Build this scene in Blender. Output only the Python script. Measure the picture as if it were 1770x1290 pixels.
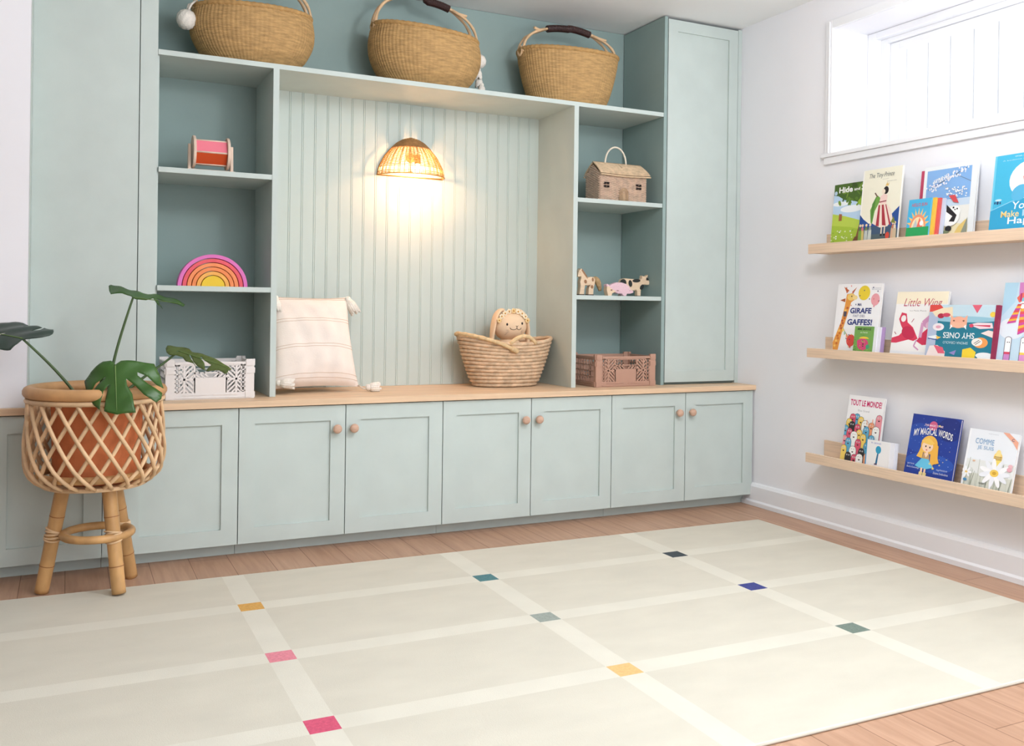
import bpy, bmesh, math, random
from math import sin, cos, pi, radians
from mathutils import Vector, Matrix

S = bpy.context.scene
for o in list(bpy.data.objects):
    bpy.data.objects.remove(o)
random.seed(4)

# ------------------------------------------------------------------ camera
YAW, ROLL, F = 0.4511, 0.0128, 1584.3
cam_d = bpy.data.cameras.new('camera')
cam = bpy.data.objects.new('camera', cam_d)
S.collection.objects.link(cam)
fw = Vector((sin(YAW), cos(YAW), 0)); rt = Vector((cos(YAW), -sin(YAW), 0)); up = Vector((0, 0, 1))
r2 = rt * cos(ROLL) + up * sin(ROLL); u2 = up * cos(ROLL) - rt * sin(ROLL)
m = Matrix((r2, u2, -fw)).transposed().to_4x4()
m.translation = Vector((-2.8863, -3.3548, 0.9))
cam.matrix_world = m
cam_d.sensor_width = 36; cam_d.lens = F / 1770 * 36
cam_d.shift_y = -(645 - 533.1) / 1770
cam_d.clip_start = 0.05
S.camera = cam

# ------------------------------------------------------------------ world, lights, exposure
W = bpy.data.worlds.new('world'); S.world = W; W.use_nodes = True
bg = W.node_tree.nodes['Background']
bg.inputs[0].default_value = (0.93, 0.96, 1.0, 1); bg.inputs[1].default_value = 1.6

def light(name, kind, loc, power, col, size=0.3, rot=None, sy=None):
    d = bpy.data.lights.new(name, kind); o = bpy.data.objects.new(name, d)
    S.collection.objects.link(o); o.location = loc; d.energy = power; d.color = col
    if kind == 'AREA':
        d.shape = 'RECTANGLE'; d.size = size; d.size_y = sy or size
    else:
        d.shadow_soft_size = size
    if rot: o.rotation_euler = rot
    return o
# ceiling lamp of the room above the rug, added unseen fills for ceiling and cabinet fronts, and side window daylight
light('ceiling_lamp_light', 'POINT', (-1.35, -1.95, 2.05), 36, (0.95, 0.965, 1.0), 0.14)
light('ceiling_wash_light', 'AREA', (-1.5, -2.9, 1.3), 78, (0.88, 0.935, 1.0), 1.8, (radians(180), 0, 0))  # added upward fill without a fixture, turns the ceiling into a broad source
light('rear_fill_light', 'AREA', (-1.3, -5.3, 1.4), 56, (0.88, 0.935, 1.0), 2.4, (radians(90), 0, 0), 1.9)  # added frontal fill before the unseen rear wall, no window there
light('side_window_daylight', 'AREA', (0.20, -1.36, 1.83), 8, (0.93, 0.97, 1.0), 1.1, (0, radians(90), 0), 0.36)
S.view_settings.view_transform = 'Standard'; S.view_settings.look = 'None'
S.view_settings.exposure = -0.07; S.view_settings.gamma = 1.0; S.view_settings.use_curve_mapping = False

# ------------------------------------------------------------------ materials
def lin(c):
    return tuple(((x / 255) / 12.92 if x / 255 <= 0.04045 else ((x / 255 + 0.055) / 1.055) ** 2.4) for x in c)
MATS = {}
def mat(name, col, rough=0.6, spec=0.3, noise=0, nscale=20, stretch=None, bump=0, bscale=60, metal=0, emit=0, sheen=0, trans=0, bstretch=None):
    """simple procedural material; col is an sRGB 0..255 triple; noise = brightness variation"""
    if name in MATS: return MATS[name]
    m = bpy.data.materials.new(name); m.use_nodes = True
    nt = m.node_tree; b = nt.nodes['Principled BSDF']; L = nt.links
    c = lin(col); b.inputs['Base Color'].default_value = (*c, 1)
    b.inputs['Roughness'].default_value = rough; b.inputs['Specular IOR Level'].default_value = spec
    b.inputs['Metallic'].default_value = metal
    if emit:
        b.inputs['Emission Color'].default_value = (*c, 1); b.inputs['Emission Strength'].default_value = emit
    if sheen: b.inputs['Sheen Weight'].default_value = sheen
    tc = nt.nodes.new('ShaderNodeTexCoord')
    def mapped(st):
        mp = nt.nodes.new('ShaderNodeMapping'); mp.inputs['Scale'].default_value = st or (1, 1, 1)
        L.new(tc.outputs['Object'], mp.inputs[0]); return mp.outputs[0]
    if noise:
        n = nt.nodes.new('ShaderNodeTexNoise'); n.inputs['Scale'].default_value = nscale; n.inputs['Detail'].default_value = 5
        L.new(mapped(stretch), n.inputs['Vector'])
        r = nt.nodes.new('ShaderNodeValToRGB')
        r.color_ramp.elements[0].position = 0.3; r.color_ramp.elements[1].position = 0.7
        r.color_ramp.elements[0].color = (*[x * (1 - noise) for x in c], 1)
        r.color_ramp.elements[1].color = (*[min(1, x * (1 + noise * 0.6)) for x in c], 1)
        L.new(n.outputs['Fac'], r.inputs[0]); L.new(r.outputs[0], b.inputs['Base Color'])
    if bump:
        n = nt.nodes.new('ShaderNodeTexNoise'); n.inputs['Scale'].default_value = bscale; n.inputs['Detail'].default_value = 4
        L.new(mapped(bstretch), n.inputs['Vector'])
        bp = nt.nodes.new('ShaderNodeBump'); bp.inputs['Strength'].default_value = bump; bp.inputs['Distance'].default_value = 0.002
        L.new(n.outputs['Fac'], bp.inputs['Height']); L.new(bp.outputs[0], b.inputs['Normal'])
    if trans:
        t = nt.nodes.new('ShaderNodeBsdfTranslucent'); t.inputs[0].default_value = (*c, 1)
        mx = nt.nodes.new('ShaderNodeMixShader'); mx.inputs[0].default_value = trans
        L.new(b.outputs[0], mx.inputs[1]); L.new(t.outputs[0], mx.inputs[2])
        L.new(mx.outputs[0], nt.nodes['Material Output'].inputs[0])
    MATS[name] = m
    return m

def flat(col):
    return mat('ink_%d_%d_%d' % tuple(col), col, 0.45, 0.35)

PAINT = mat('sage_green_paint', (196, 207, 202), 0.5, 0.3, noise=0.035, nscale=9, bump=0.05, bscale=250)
PAINT_SHADED = mat('sage_green_paint_shaded', (150, 170, 166), 0.6, 0.25, noise=0.03, nscale=9, bump=0.05, bscale=250)  # sage paint darkened: shade of niches and inner sides put into the colour
BEAD = mat('sage_beadboard_paint', (196, 208, 202), 0.5, 0.3, noise=0.02, nscale=6)
WALL = mat('white_wall_paint', (243, 243, 247), 0.8, 0.2, noise=0.015, nscale=3, bump=0.04, bscale=300)
CEIL = mat('ceiling_white', (242, 244, 244), 0.9, 0.1, noise=0.01, nscale=2)
TRIM = mat('white_trim_gloss', (242, 243, 246), 0.35, 0.4)
BIRCH = mat('birch_ply_edge', (232, 205, 178), 0.5, 0.3, noise=0.12, nscale=8, stretch=(9, 0.7, 22), bump=0.05)
OAK = mat('worktop_maple', (226, 194, 160), 0.45, 0.35, noise=0.14, nscale=5, stretch=(0.7, 9, 14), bump=0.04)
WOODKNOB = mat('beech_knob', (205, 168, 145), 0.45, 0.3, noise=0.12, nscale=40, stretch=(1, 1, 5))
GAPDARK = mat('cabinet_gap_shadow_board', (120, 132, 128), 0.8)
STRAW = mat('elephant_grass_straw', (186, 150, 100), 0.7, 0.2, noise=0.28, nscale=26, stretch=(1, 1, 6), bump=0.5, bscale=220)
STRAWRIM = mat('straw_rim_coil', (184, 146, 94), 0.65, 0.2, noise=0.22, nscale=60)
LEATHER = mat('dark_brown_leather', (58, 36, 33), 0.5, 0.4, noise=0.2, nscale=50)
COTTON = mat('cream_wool_pompom', (240, 234, 224), 0.95, 0.05, noise=0.1, nscale=90, bump=1.0, bscale=260)
RATTAN = mat('pale_rattan', (226, 190, 148), 0.45, 0.35, noise=0.2, nscale=18, bump=0.15, bscale=90)
BAMBOO = mat('bamboo_leg', (204, 158, 104), 0.4, 0.4, noise=0.32, nscale=14, stretch=(1, 1, 0.5), bump=0.1)

def wood_floor():
    m = bpy.data.materials.new('oak_plank_floor'); m.use_nodes = True
    nt = m.node_tree; N = nt.nodes; L = nt.links; b = N['Principled BSDF']
    tc = N.new('ShaderNodeTexCoord'); mp = N.new('ShaderNodeMapping')
    mp.inputs['Rotation'].default_value = (0, 0, radians(90)); mp.inputs['Location'].default_value = (0, 0.035, 0)
    L.new(tc.outputs['Object'], mp.inputs[0])
    br = N.new('ShaderNodeTexBrick'); br.inputs['Scale'].default_value = 1
    br.inputs['Brick Width'].default_value = 1.25; br.inputs['Row Height'].default_value = 0.13
    br.inputs['Mortar Size'].default_value = 0.0012; br.inputs['Mortar Smooth'].default_value = 0.2
    br.offset = 0.37
    br.inputs['Color1'].default_value = (*lin((196, 158, 132)), 1)
    br.inputs['Color2'].default_value = (*lin((188, 149, 123)), 1)
    br.inputs['Mortar'].default_value = (*lin((128, 92, 70)), 1)
    L.new(mp.outputs[0], br.inputs['Vector'])
    mp2 = N.new('ShaderNodeMapping'); mp2.inputs['Scale'].default_value = (22, 1.6, 1)
    L.new(tc.outputs['Object'], mp2.inputs[0])
    n = N.new('ShaderNodeTexNoise'); n.inputs['Scale'].default_value = 2.2; n.inputs['Detail'].default_value = 7; n.inputs['Distortion'].default_value = 0.6
    L.new(mp2.outputs[0], n.inputs['Vector'])
    r = N.new('ShaderNodeValToRGB'); r.color_ramp.elements[0].position = 0.3; r.color_ramp.elements[1].position = 0.75
    r.color_ramp.elements[0].color = (0.80, 0.76, 0.72, 1); r.color_ramp.elements[1].color = (1.05, 1.05, 1.05, 1)
    L.new(n.outputs['Fac'], r.inputs[0])
    mx = N.new('ShaderNodeMix'); mx.data_type = 'RGBA'; mx.blend_type = 'MULTIPLY'; mx.inputs['Factor'].default_value = 1
    L.new(br.outputs['Color'], mx.inputs['A']); L.new(r.outputs[0], mx.inputs['B'])
    L.new(mx.outputs['Result'], b.inputs['Base Color'])
    b.inputs['Roughness'].default_value = 0.42; b.inputs['Specular IOR Level'].default_value = 0.35
    return m

def glass_mat():
    m = bpy.data.materials.new('clear_window_glass'); m.use_nodes = True
    nt = m.node_tree; N = nt.nodes; L = nt.links
    t = N.new('ShaderNodeBsdfTransparent'); g = N.new('ShaderNodeBsdfGlossy'); g.inputs['Roughness'].default_value = 0.02
    mx = N.new('ShaderNodeMixShader'); mx.inputs[0].default_value = 0.07
    L.new(t.outputs[0], mx.inputs[1]); L.new(g.outputs[0], mx.inputs[2])
    L.new(mx.outputs[0], N['Material Output'].inputs[0])
    return m

# ------------------------------------------------------------------ mesh helpers
class M:
    def __init__(s):
        s.v = []; s.f = []; s.mi = []
    def add(s, vs, fs, mi=0):
        k = len(s.v); s.v += [tuple(p) for p in vs]
        for f in fs:
            s.f.append([k + i for i in f]); s.mi.append(mi)
        return s
    def box(s, x0, x1, y0, y1, z0, z1, mi=0):
        vs = [(x, y, z) for z in (z0, z1) for y in (y0, y1) for x in (x0, x1)]
        return s.add(vs, [(0, 2, 3, 1), (4, 5, 7, 6), (0, 1, 5, 4), (2, 6, 7, 3), (0, 4, 6, 2), (1, 3, 7, 5)], mi)
    def hexa(s, c8, mi=0):
        return s.add(c8, [(0, 3, 2, 1), (4, 5, 6, 7), (0, 1, 5, 4), (1, 2, 6, 5), (2, 3, 7, 6), (3, 0, 4, 7)], mi)
    def tube(s, pts, r, n=8, closed=False, mi=0, cap=True):
        P = [Vector(p) for p in pts]; k = len(P)
        R = r if isinstance(r, (list, tuple)) else [r] * k
        T = []
        for i in range(k):
            a = P[(i - 1) % k] if (closed or i > 0) else P[i]
            b = P[(i + 1) % k] if (closed or i < k - 1) else P[i]
            T.append((b - a).normalized())
        nrm = T[0].orthogonal().normalized(); rings = []; prev = T[0]
        for i in range(k):
            q = prev.rotation_difference(T[i]); nrm = (q @ nrm); nrm = (nrm - T[i] * nrm.dot(T[i])).normalized(); prev = T[i]
            bn = T[i].cross(nrm)
            rings.append([P[i] + (nrm * cos(2 * pi * j / n) + bn * sin(2 * pi * j / n)) * R[i] for j in range(n)])
        vs = [p for g in rings for p in g]; fs = []
        for i in range(k if closed else k - 1):
            a = i * n; b = ((i + 1) % k) * n
            for j in range(n):
                fs.append((a + j, a + (j + 1) % n, b + (j + 1) % n, b + j))
        if cap and not closed:
            fs.append(tuple(range(n - 1, -1, -1))); fs.append(tuple((k - 1) * n + j for j in range(n)))
        return s.add(vs, fs, mi)
    def grid(s, fn, nu, nv, wrap=False, mi=0):
        """fn(u,v) with u,v in 0..1"""
        cu = nu if wrap else nu + 1
        vs = [fn(i / nu, j / nv) for j in range(nv + 1) for i in range(cu)]
        fs = []
        for j in range(nv):
            for i in range(nu):
                a = j * cu + i; b = j * cu + (i + 1) % cu
                fs.append((a, b, b + cu, a + cu))
        return s.add(vs, fs, mi)
    def ball(s, c, r, nu=16, nv=10, mi=0, fn=None):
        c = Vector(c); r = r if isinstance(r, (tuple, list)) else (r, r, r)
        def g(u, v):
            a = 2 * pi * u; b = pi * (v - 0.5)
            k = fn(a, b) if fn else 1
            return c + Vector((cos(b) * cos(a) * r[0], cos(b) * sin(a) * r[1], sin(b) * r[2])) * k
        return s.grid(g, nu, nv, True, mi)
    def prism(s, pts, ex, mi=0):
        """pts: planar 3D polygon; ex: extrusion vector"""
        ex = Vector(ex); n = len(pts); P = [Vector(p) for p in pts]
        vs = P + [p + ex for p in P]
        fs = [tuple(range(n - 1, -1, -1)), tuple(range(n, 2 * n))] + [(i, (i + 1) % n, n + (i + 1) % n, n + i) for i in range(n)]
        return s.add(vs, fs, mi)

WL = {}
def part(M_, name, mats, parent=None, smooth=False, bevel=0, sub=0, solid=0, label=None, segs=2, xf=None):
    vs = [Vector(p) for p in M_.v]
    if xf is not None: vs = [xf @ p for p in vs]
    if parent is not None:
        base = WL[parent]
    else:
        base = Vector(((min(p.x for p in vs) + max(p.x for p in vs)) / 2, (min(p.y for p in vs) + max(p.y for p in vs)) / 2, min(p.z for p in vs)))
    me = bpy.data.meshes.new(name)
    me.from_pydata([tuple(p - base) for p in vs], [], M_.f)
    mats = mats if isinstance(mats, (list, tuple)) else [mats]
    for x in mats: me.materials.append(x)
    me.polygons.foreach_set('material_index', M_.mi)
    if smooth: me.polygons.foreach_set('use_smooth', [True] * len(me.polygons))
    me.update()
    bm = bmesh.new(); bm.from_mesh(me); bmesh.ops.recalc_face_normals(bm, faces=bm.faces); bm.to_mesh(me); bm.free()
    o = bpy.data.objects.new(name, me); S.collection.objects.link(o)
    if parent is not None:
        o.parent = parent
    else:
        o.location = base
    WL[o] = base
    if bevel:
        b = o.modifiers.new('bevel', 'BEVEL'); b.width = bevel; b.segments = segs; b.limit_method = 'ANGLE'; b.angle_limit = radians(40)
    if solid:
        b = o.modifiers.new('solid', 'SOLIDIFY'); b.thickness = solid
    if sub:
        b = o.modifiers.new('sub', 'SUBSURF'); b.levels = sub; b.render_levels = sub
    if label: o['label'] = label
    return o
def thing(name, label, cat, loc, group=None):
    o = bpy.data.objects.new(name, None); S.collection.objects.link(o); o.empty_display_size = 0.05
    o.location = loc; WL[o] = Vector(loc); o['label'] = label; o['category'] = cat
    if group: o['group'] = group
    return o
def tag(o, label, cat, group=None):
    o['label'] = label; o['category'] = cat
    if group: o['group'] = group
    return o
def struct(M_, name, mats, parent=None, **k):
    o = part(M_, name, mats, parent, **k)
    if parent is None: o['kind'] = 'structure'
    return o

def text_mesh(txt, bold=0.0, shear=0.0):
    cu = bpy.data.curves.new('t', 'FONT'); cu.body = txt; cu.size = 1; cu.offset = bold; cu.shear = shear; cu.resolution_u = 3
    ob = bpy.data.objects.new('t', cu); S.collection.objects.link(ob)
    dg = bpy.context.evaluated_depsgraph_get(); dg.update()
    me = bpy.data.meshes.new_from_object(ob.evaluated_get(dg))
    vs = [(p.co.x, p.co.y) for p in me.vertices]; fs = [list(p.vertices) for p in me.polygons]
    bpy.data.objects.remove(ob); bpy.data.meshes.remove(me); bpy.data.curves.remove(cu)
    return vs, fs

# ------------------------------------------------------------------ dimensions
A, B, Wt, Wb, DB, CZ = 0.1145, 0.4596, 0.5573, 0.5345, 0.0475, 2.250
XS = [-2.718, -2.3348, -1.9461, -1.5562, -1.1664, -0.7785, -0.391, -0.006]
XTL, XTR, X0L = -2.609, -0.448, -3.004
TS, TSB = 1.8023, 1.7839

# ------------------------------------------------------------------ room
struct(M().box(-5.5, 0.32, -5.6, 0.62, -0.1, 0), 'floor', wood_floor())
struct(M().box(-5.5, 0.32, -5.6, 0.62, CZ, CZ + 0.1), 'ceiling', CEIL)
struct(M().box(X0L, 0.32, B + 0.012, 0.62, 0, CZ), 'wall_back', WALL)
struct(M().box(-5.5, X0L, 0.012, 0.62, Wt, CZ).box(-5.5, -3.62, 0.012, 0.62, 0, Wt), 'wall_left', WALL)
struct(M().box(-5.5, 0.32, -5.7, -5.6, 0, CZ), 'wall_front', mat('greige_wall_paint', (168, 164, 160), 0.8))
struct(M().box(-5.6, -5.5, -5.6, 0.62, 0, CZ), 'wall_side', mat('greige_wall_paint', (168, 164, 160), 0.8))
WY0, WY1, WZ0, WZ1, WD = -0.472, -2.25, 1.569, 2.093, 0.235
wr = M()
wr.box(0, 0.32, WY0, 0.62, 0, CZ).box(0, 0.32, -5.6, WY1, 0, CZ)
wr.box(0, 0.32, WY1, WY0, 0, WZ0).box(0, 0.32, WY1, WY0, WZ1, CZ)
struct(wr, 'wall_right', WALL)
# baseboard with sloped cap and shoe moulding
prof = [(0, 0), (-0.022, 0), (-0.022, 0.018), (-0.015, 0.026), (-0.015, 0.088), (-0.008, 0.100), (0, 0.104)]
struct(M().prism([(x, 0.055, z) for x, z in prof], (0, -5.5, 0)), 'baseboard_right', TRIM)

# window
w1 = bpy.data.objects.new('window_1', None); S.collection.objects.link(w1); w1['kind'] = 'structure'
w1.location = (WD, (WY0 + WY1) / 2, WZ0); WL[w1] = Vector(w1.location)
c = M()
for (y0, y1, z0, z1, t) in ((WY0, WY0 + 0.036, WZ0 - 0.004, WZ1 + 0.036, 0.012), (WY1 - 0.036, WY1, WZ0 - 0.004, WZ1 + 0.036, 0.012),
                            (WY1, WY0, WZ1, WZ1 + 0.036, 0.012)):
    c.box(-t, 0, y0, y1, z0, z1)
c.box(-0.017, -0.012, WY0 + 0.010, WY0 + 0.018, WZ0, WZ1 + 0.03)
c.box(-0.020, 0, WY1 - 0.05, WY0 + 0.050, WZ0 - 0.016, WZ0)
c.box(-0.013, 0, WY1 - 0.04, WY0 + 0.040, WZ0 - 0.045, WZ0 - 0.016)
part(c, 'window_casing', TRIM, w1, bevel=0.002)
f = M()
fy0, fy1, fz0, fz1 = WY0, WY1, WZ0, WZ1
def ringbox(m_, x0, x1, y0, y1, z0, z1, t, tt=None):
    tt = tt or t
    m_.box(x0, x1, y1, y1 + t, z0, z1).box(x0, x1, y0 - t, y0, z0, z1).box(x0, x1, y1 + t, y0 - t, z1 - tt, z1).box(x0, x1, y1 + t, y0 - t, z0, z0 + tt)
ringbox(f, WD - 0.045, WD + 0.06, WY0 - 0.001, WY1 + 0.001, WZ0 + 0.001, WZ1 - 0.001, 0.045, 0.03)
ringbox(f, WD - 0.015, WD + 0.05, WY0 - 0.046, WY1 + 0.046, WZ0 + 0.03, WZ1 - 0.031, 0.035, 0.02)
part(f, 'window_frame', TRIM, w1, bevel=0.002)
sh = M()
ringbox(sh, WD, WD + 0.035, WY0 - 0.082, WY1 + 0.082, WZ0 + 0.051, WZ1 - 0.052, 0.045, 0.032)
part(sh, 'window_sash', TRIM, w1, bevel=0.002)
part(M().box(WD + 0.014, WD + 0.02, WY1 + 0.12, WY0 - 0.12, WZ0 + 0.07, WZ1 - 0.07), 'window_pane', glass_mat(), w1)
# pale board fence outside the window
fn = thing('garden_fence', 'pale board fence outside the high window, washed out by daylight', 'fence', (1.6, -0.8, 1.45))
FENCE = mat('white_fence_boards', (245, 246, 248), 0.8)
fm = M()
for i in range(30): fm.box(1.6, 1.62, 1.6 - i * 0.15, 1.6 - i * 0.15 + 0.144, 1.45, 2.75)
part(fm, 'fence_boards', FENCE, fn)
part(M().box(1.62, 1.66, -2.9, 1.74, 1.6, 1.7).box(1.62, 1.66, -2.9, 1.74, 2.4, 2.5), 'fence_rail', FENCE, fn)

# ------------------------------------------------------------------ lower cabinets
def door(parent, x0, x1, z0, z1, y, fw_, label=None, knob=None, th=0.019, rt_=None, rb=None):
    g = 0.0016; x0 += g; x1 -= g
    rt_ = rt_ or fw_; rb = rb or fw_
    d = M()
    d.box(x0, x0 + fw_, y, y + th, z0, z1).box(x1 - fw_, x1, y, y + th, z0, z1)
    d.box(x0 + fw_, x1 - fw_, y, y + th, z1 - rt_, z1).box(x0 + fw_, x1 - fw_, y, y + th, z0, z0 + rb)
    d.box(x0 + fw_, x1 - fw_, y + 0.008, y + th - 0.002, z0 + rb, z1 - rt_)
    o = part(d, 'door', PAINT, parent)
    if knob:
        k = M(); prof = [(0.0055, 0), (0.0055, 0.008), (0.009, 0.012), (0.0155, 0.017), (0.0172, 0.023), (0.0155, 0.029), (0.010, 0.0325), (0.0001, 0.034)]
        kx, kz = knob
        k.grid(lambda u, v: (kx + prof[int(round(v * 7))][0] * cos(2 * pi * u), y - prof[int(round(v * 7))][1], kz + prof[int(round(v * 7))][0] * sin(2 * pi * u)), 20, 7, True)
        part(k, 'knob', WOODKNOB, o, smooth=True)
    return o
def unit(xa, xb, doors, label, cap=False):
    t = thing('base_cabinet', label, 'cabinet', ((xa + xb) / 2, 0.2, 0), 'sage green base cabinets under the worktop')
    part(M().box(xa + 0.0008, xb - 0.0008, 0.021, B - 0.002, DB + 0.002, Wb - 0.003), 'body', GAPDARK, t)
    part(M().box(xa + 0.0008, xb - 0.0008, 0.058, 0.075, 0.0, DB + 0.002), 'toe_kick', PAINT, t)
    for (x0, x1, kx) in doors:
        door(t, x0, x1, DB, Wb - 0.004, 0.0, 0.056, knob=(kx, 0.4445) if kx else None)
    return t
unit(XS[5], XS[7], [(XS[5], XS[6], -0.4365), (XS[6], XS[7], -0.366)], 'two-door sage green base cabinet against the right white wall')
unit(XS[3], XS[5], [(XS[3], XS[4], -1.2005), (XS[4], XS[5], -1.139)], 'two-door sage green base cabinet below the basket holding a stuffed bunny')
unit(XS[1], XS[3], [(XS[1], XS[2], -1.983), (XS[2], XS[3], -1.919)], 'two-door sage green base cabinet below the cream pillow')
u4 = unit(-2.775, XS[1], [(XS[0], XS[1], None)], 'sage green base cabinet with one door beside the rattan planter, under the white crate')
part(M().box(-2.7745, XS[0] - 0.001, 0.001, 0.02, DB, Wb - 0.004), 'filler_strip', PAINT, u4)
unit(-3.52, -2.775, [(-3.115, -2.775, None), (-3.52, -3.115, None)], 'leftmost sage green base cabinet, behind the rattan planter')
wt = M().box(X0L + 0.001, -0.0005, -0.014, B - 0.004, Wb, Wt)
wt.box(-3.6, X0L + 0.001, -0.014, 0.0115, Wb, Wt)
tag(part(wt, 'worktop', OAK, bevel=0.0015), 'long maple wood worktop running over all the base cabinets', 'worktop')

# ------------------------------------------------------------------ tall cabinets
tr = thing('tall_cabinet', 'tall sage green cupboard with one recessed-panel door in the right corner of the room', 'cabinet', (-0.21, 0.3, Wt + 0.0005))
part(M().box(XTR + 0.0005, -0.431, A, B - 0.002, Wt + 0.0005, CZ - 0.006), 'side_panel', PAINT_SHADED, tr)
part(M().box(-0.430, -0.001, A + 0.02, B - 0.002, Wt + 0.0005, CZ - 0.008), 'body', GAPDARK, tr)
door(tr, -0.4275, -0.024, Wt + 0.012, CZ - 0.014, A, 0.052)
part(M().box(-0.022, -0.0008, A + 0.002, A + 0.02, Wt + 0.001, CZ - 0.008), 'filler_strip', PAINT, tr)
tl = thing('tall_cabinet', 'tall flat sage green cupboard at the left end of the built-in, behind the potted plant', 'cabinet', (-2.8, 0.3, Wt + 0.0005))
part(M().box(X0L + 0.001, XTL - 0.0005, A + 0.02, B - 0.002, Wt + 0.0005, CZ - 0.002), 'body', PAINT_SHADED, tl)
part(M().box(-2.667, XTL - 0.0005, A, A + 0.0195, Wt + 0.0005, CZ - 0.002), 'face_stile', PAINT, tl)
part(M().box(X0L + 0.0035, -2.670, A, A + 0.0195, Wt + 0.006, CZ - 0.006), 'door', PAINT, tl)
part(M().box(X0L + 0.0004, X0L + 0.0032, 0.0125, A + 0.019, Wt + 0.0005, CZ - 0.002), 'return_strip', PAINT, tl)

# ------------------------------------------------------------------ open shelving
sv = thing('shelving_unit', 'sage green open shelving with a wide central beadboard niche, standing on the worktop', 'shelving', (-1.5, 0.3, Wt + 0.0005))
e = 0.0006
XD1, XD1R, XD2, XD2R = -2.206, -2.184, -0.9155, -0.894
part(M().box(XTL + e, XTR - e, A, B - 0.002, TSB, TS), 'top_shelf', PAINT, sv)
for x0, x1 in ((XD1, XD1R), (XD2, XD2R)):
    part(M().box(x0, x1, A, B - 0.002, Wt + 0.0006, TSB), 'divider', PAINT, sv)
part(M().box(XTL + e, XTL + 0.006, A + 0.02, B - 0.002, Wt + 0.0006, TSB), 'side_panel', PAINT, sv)
for x0, x1, zz in ((XTL + 0.006, XD1, (1.387, 0.966)), (XD2R, XTR - e, (1.387, 0.9615))):
    for z in zz:
        part(M().box(x0, x1, A + 0.002, B - 0.002, z - 0.0185, z), 'shelf', PAINT, sv)
part(M().box(XTL + e, XD1, B - 0.001, B + 0.011, Wt + 0.0006, TSB), 'back_panel', PAINT_SHADED, sv)
part(M().box(XD2R, XTR - e, B - 0.001, B + 0.011, Wt + 0.0006, TSB), 'back_panel', PAINT_SHADED, sv)
struct(M().box(XTL + e, XTR - e, B - 0.001, B + 0.011, TS + 0.0005, CZ - 0.002), 'wall_alcove', PAINT_SHADED)
# beadboard: boards 52.6 mm wide with a bead and a groove at each joint
pts = []
x = XD1R
first = -2.071
xs = []
k = first - 0.0526 * 3
yb = B - 0.0075
cur = [(XD1R, yb)]
while k < XD2:
    for dx, dy in ((-0.0046, 0), (-0.0036, 0.0022), (-0.0024, 0.0002), (0, -0.0004), (0.0024, 0.0002), (0.0036, 0.0022), (0.0046, 0)):
        if XD1R < k + dx < XD2: cur.append((k + dx, yb + dy))
    k += 0.0526
cur.append((XD2, yb))
bb = M()
vs = [(x_, y_, z_) for z_ in (Wt + 0.0006, TSB) for x_, y_ in cur]
n_ = len(cur)
bb.add(vs, [(i, i + 1, n_ + i + 1, n_ + i) for i in range(n_ - 1)])
bb.box(XD1R, XD2, B - 0.0028, B + 0.011, Wt + 0.0006, TSB)
part(bb, 'beadboard', BEAD, sv)

# ------------------------------------------------------------------ wall lamp
LX, LY, LZ = -1.546, B - 0.0085, 1.468
lamp = thing('wall_lamp', 'lit woven rattan half dome lamp on the beadboard wall in the middle of the niche', 'lamp', (LX, B - 0.01, LZ))
SHADE = mat('rattan_shade_cane', (222, 176, 108), 0.5, 0.3, noise=0.25, nscale=60, trans=0.3)
R0, H0 = 0.149, 0.168
def dome(t):   # t 0 rim .. 1 top -> radius, height
    tab = [(0, 1.0), (0.12, 0.985), (0.24, 0.945), (0.5, 0.79), (0.7, 0.60), (0.85, 0.42), (0.94, 0.25), (1.0, 0.02)]
    for k_ in range(len(tab) - 1):
        if t <= tab[k_ + 1][0]: break
    (t0_, r0_), (t1_, r1_) = tab[k_], tab[k_ + 1]
    return R0 * (r0_ + (r1_ - r0_) * (t - t0_) / (t1_ - t0_)), H0 * t
def dp(r, a, h): return (LX + r * cos(a), LY - 0.003 + 0.86 * r * sin(a), LZ + h)
sm = M()
NR = 21
for i in range(NR):
    a = -pi * i / (NR - 1)
    for da in ((-0.022, 0.022) if i % 2 == 0 else (0,)):
        pts = []
        for q in range(11):
            r, h = dome(q / 10 * 0.95); pts.append(dp(r, max(-pi, min(0, a + da)), h))
        sm.tube(pts, 0.0019, 5)
NQ = 24
for q in range(NQ):
    if q in (3, 4): continue
    t = q / (NQ - 1) * 0.93
    r, h = dome(t)
    rr = 0.0016 if 0 < q < NQ - 1 else 0.0032
    ph = (q % 2) * pi
    K = 96
    sm.tube([dp(r + 0.0018 * cos((NR - 1) * a + ph), a, h) for a in [-pi * j / K for j in range(K + 1)]], rr, 5)
sm.tube([dp(dome(q / 20 * 0.95)[0], 0, dome(q / 20 * 0.95)[1]) for q in range(21)], 0.003, 6)
sm.tube([dp(dome(q / 20 * 0.95)[0], -pi, dome(q / 20 * 0.95)[1]) for q in range(21)], 0.003, 6)
sm.tube([dp(R0, 0, 0), dp(R0, -pi, 0)], 0.003, 6)
shade = part(sm, 'lamp_shade', SHADE, lamp, smooth=True)
cp = M()
for q in range(14):
    r, h = dome(0.72 + q * 0.021); cp.tube([dp(r, a, h + 0.001) for a in [-pi * j / 40 for j in range(41)]], 0.0034, 5)
part(cp, 'shade_crown', mat('rattan_crown', (168, 124, 78), 0.6, 0.2, noise=0.25, nscale=60), shade, smooth=True)
BULB = mat('warm_bulb_glass', (255, 214, 150), 0.3, emit=30)
BYL = B - 0.102
part(M().ball((LX, BYL, LZ + 0.022), (0.021, 0.021, 0.025), 20, 14), 'bulb', BULB, lamp, smooth=True)
BRASS = mat('brass_fitting', (190, 150, 90), 0.35, metal=0.8)
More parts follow.
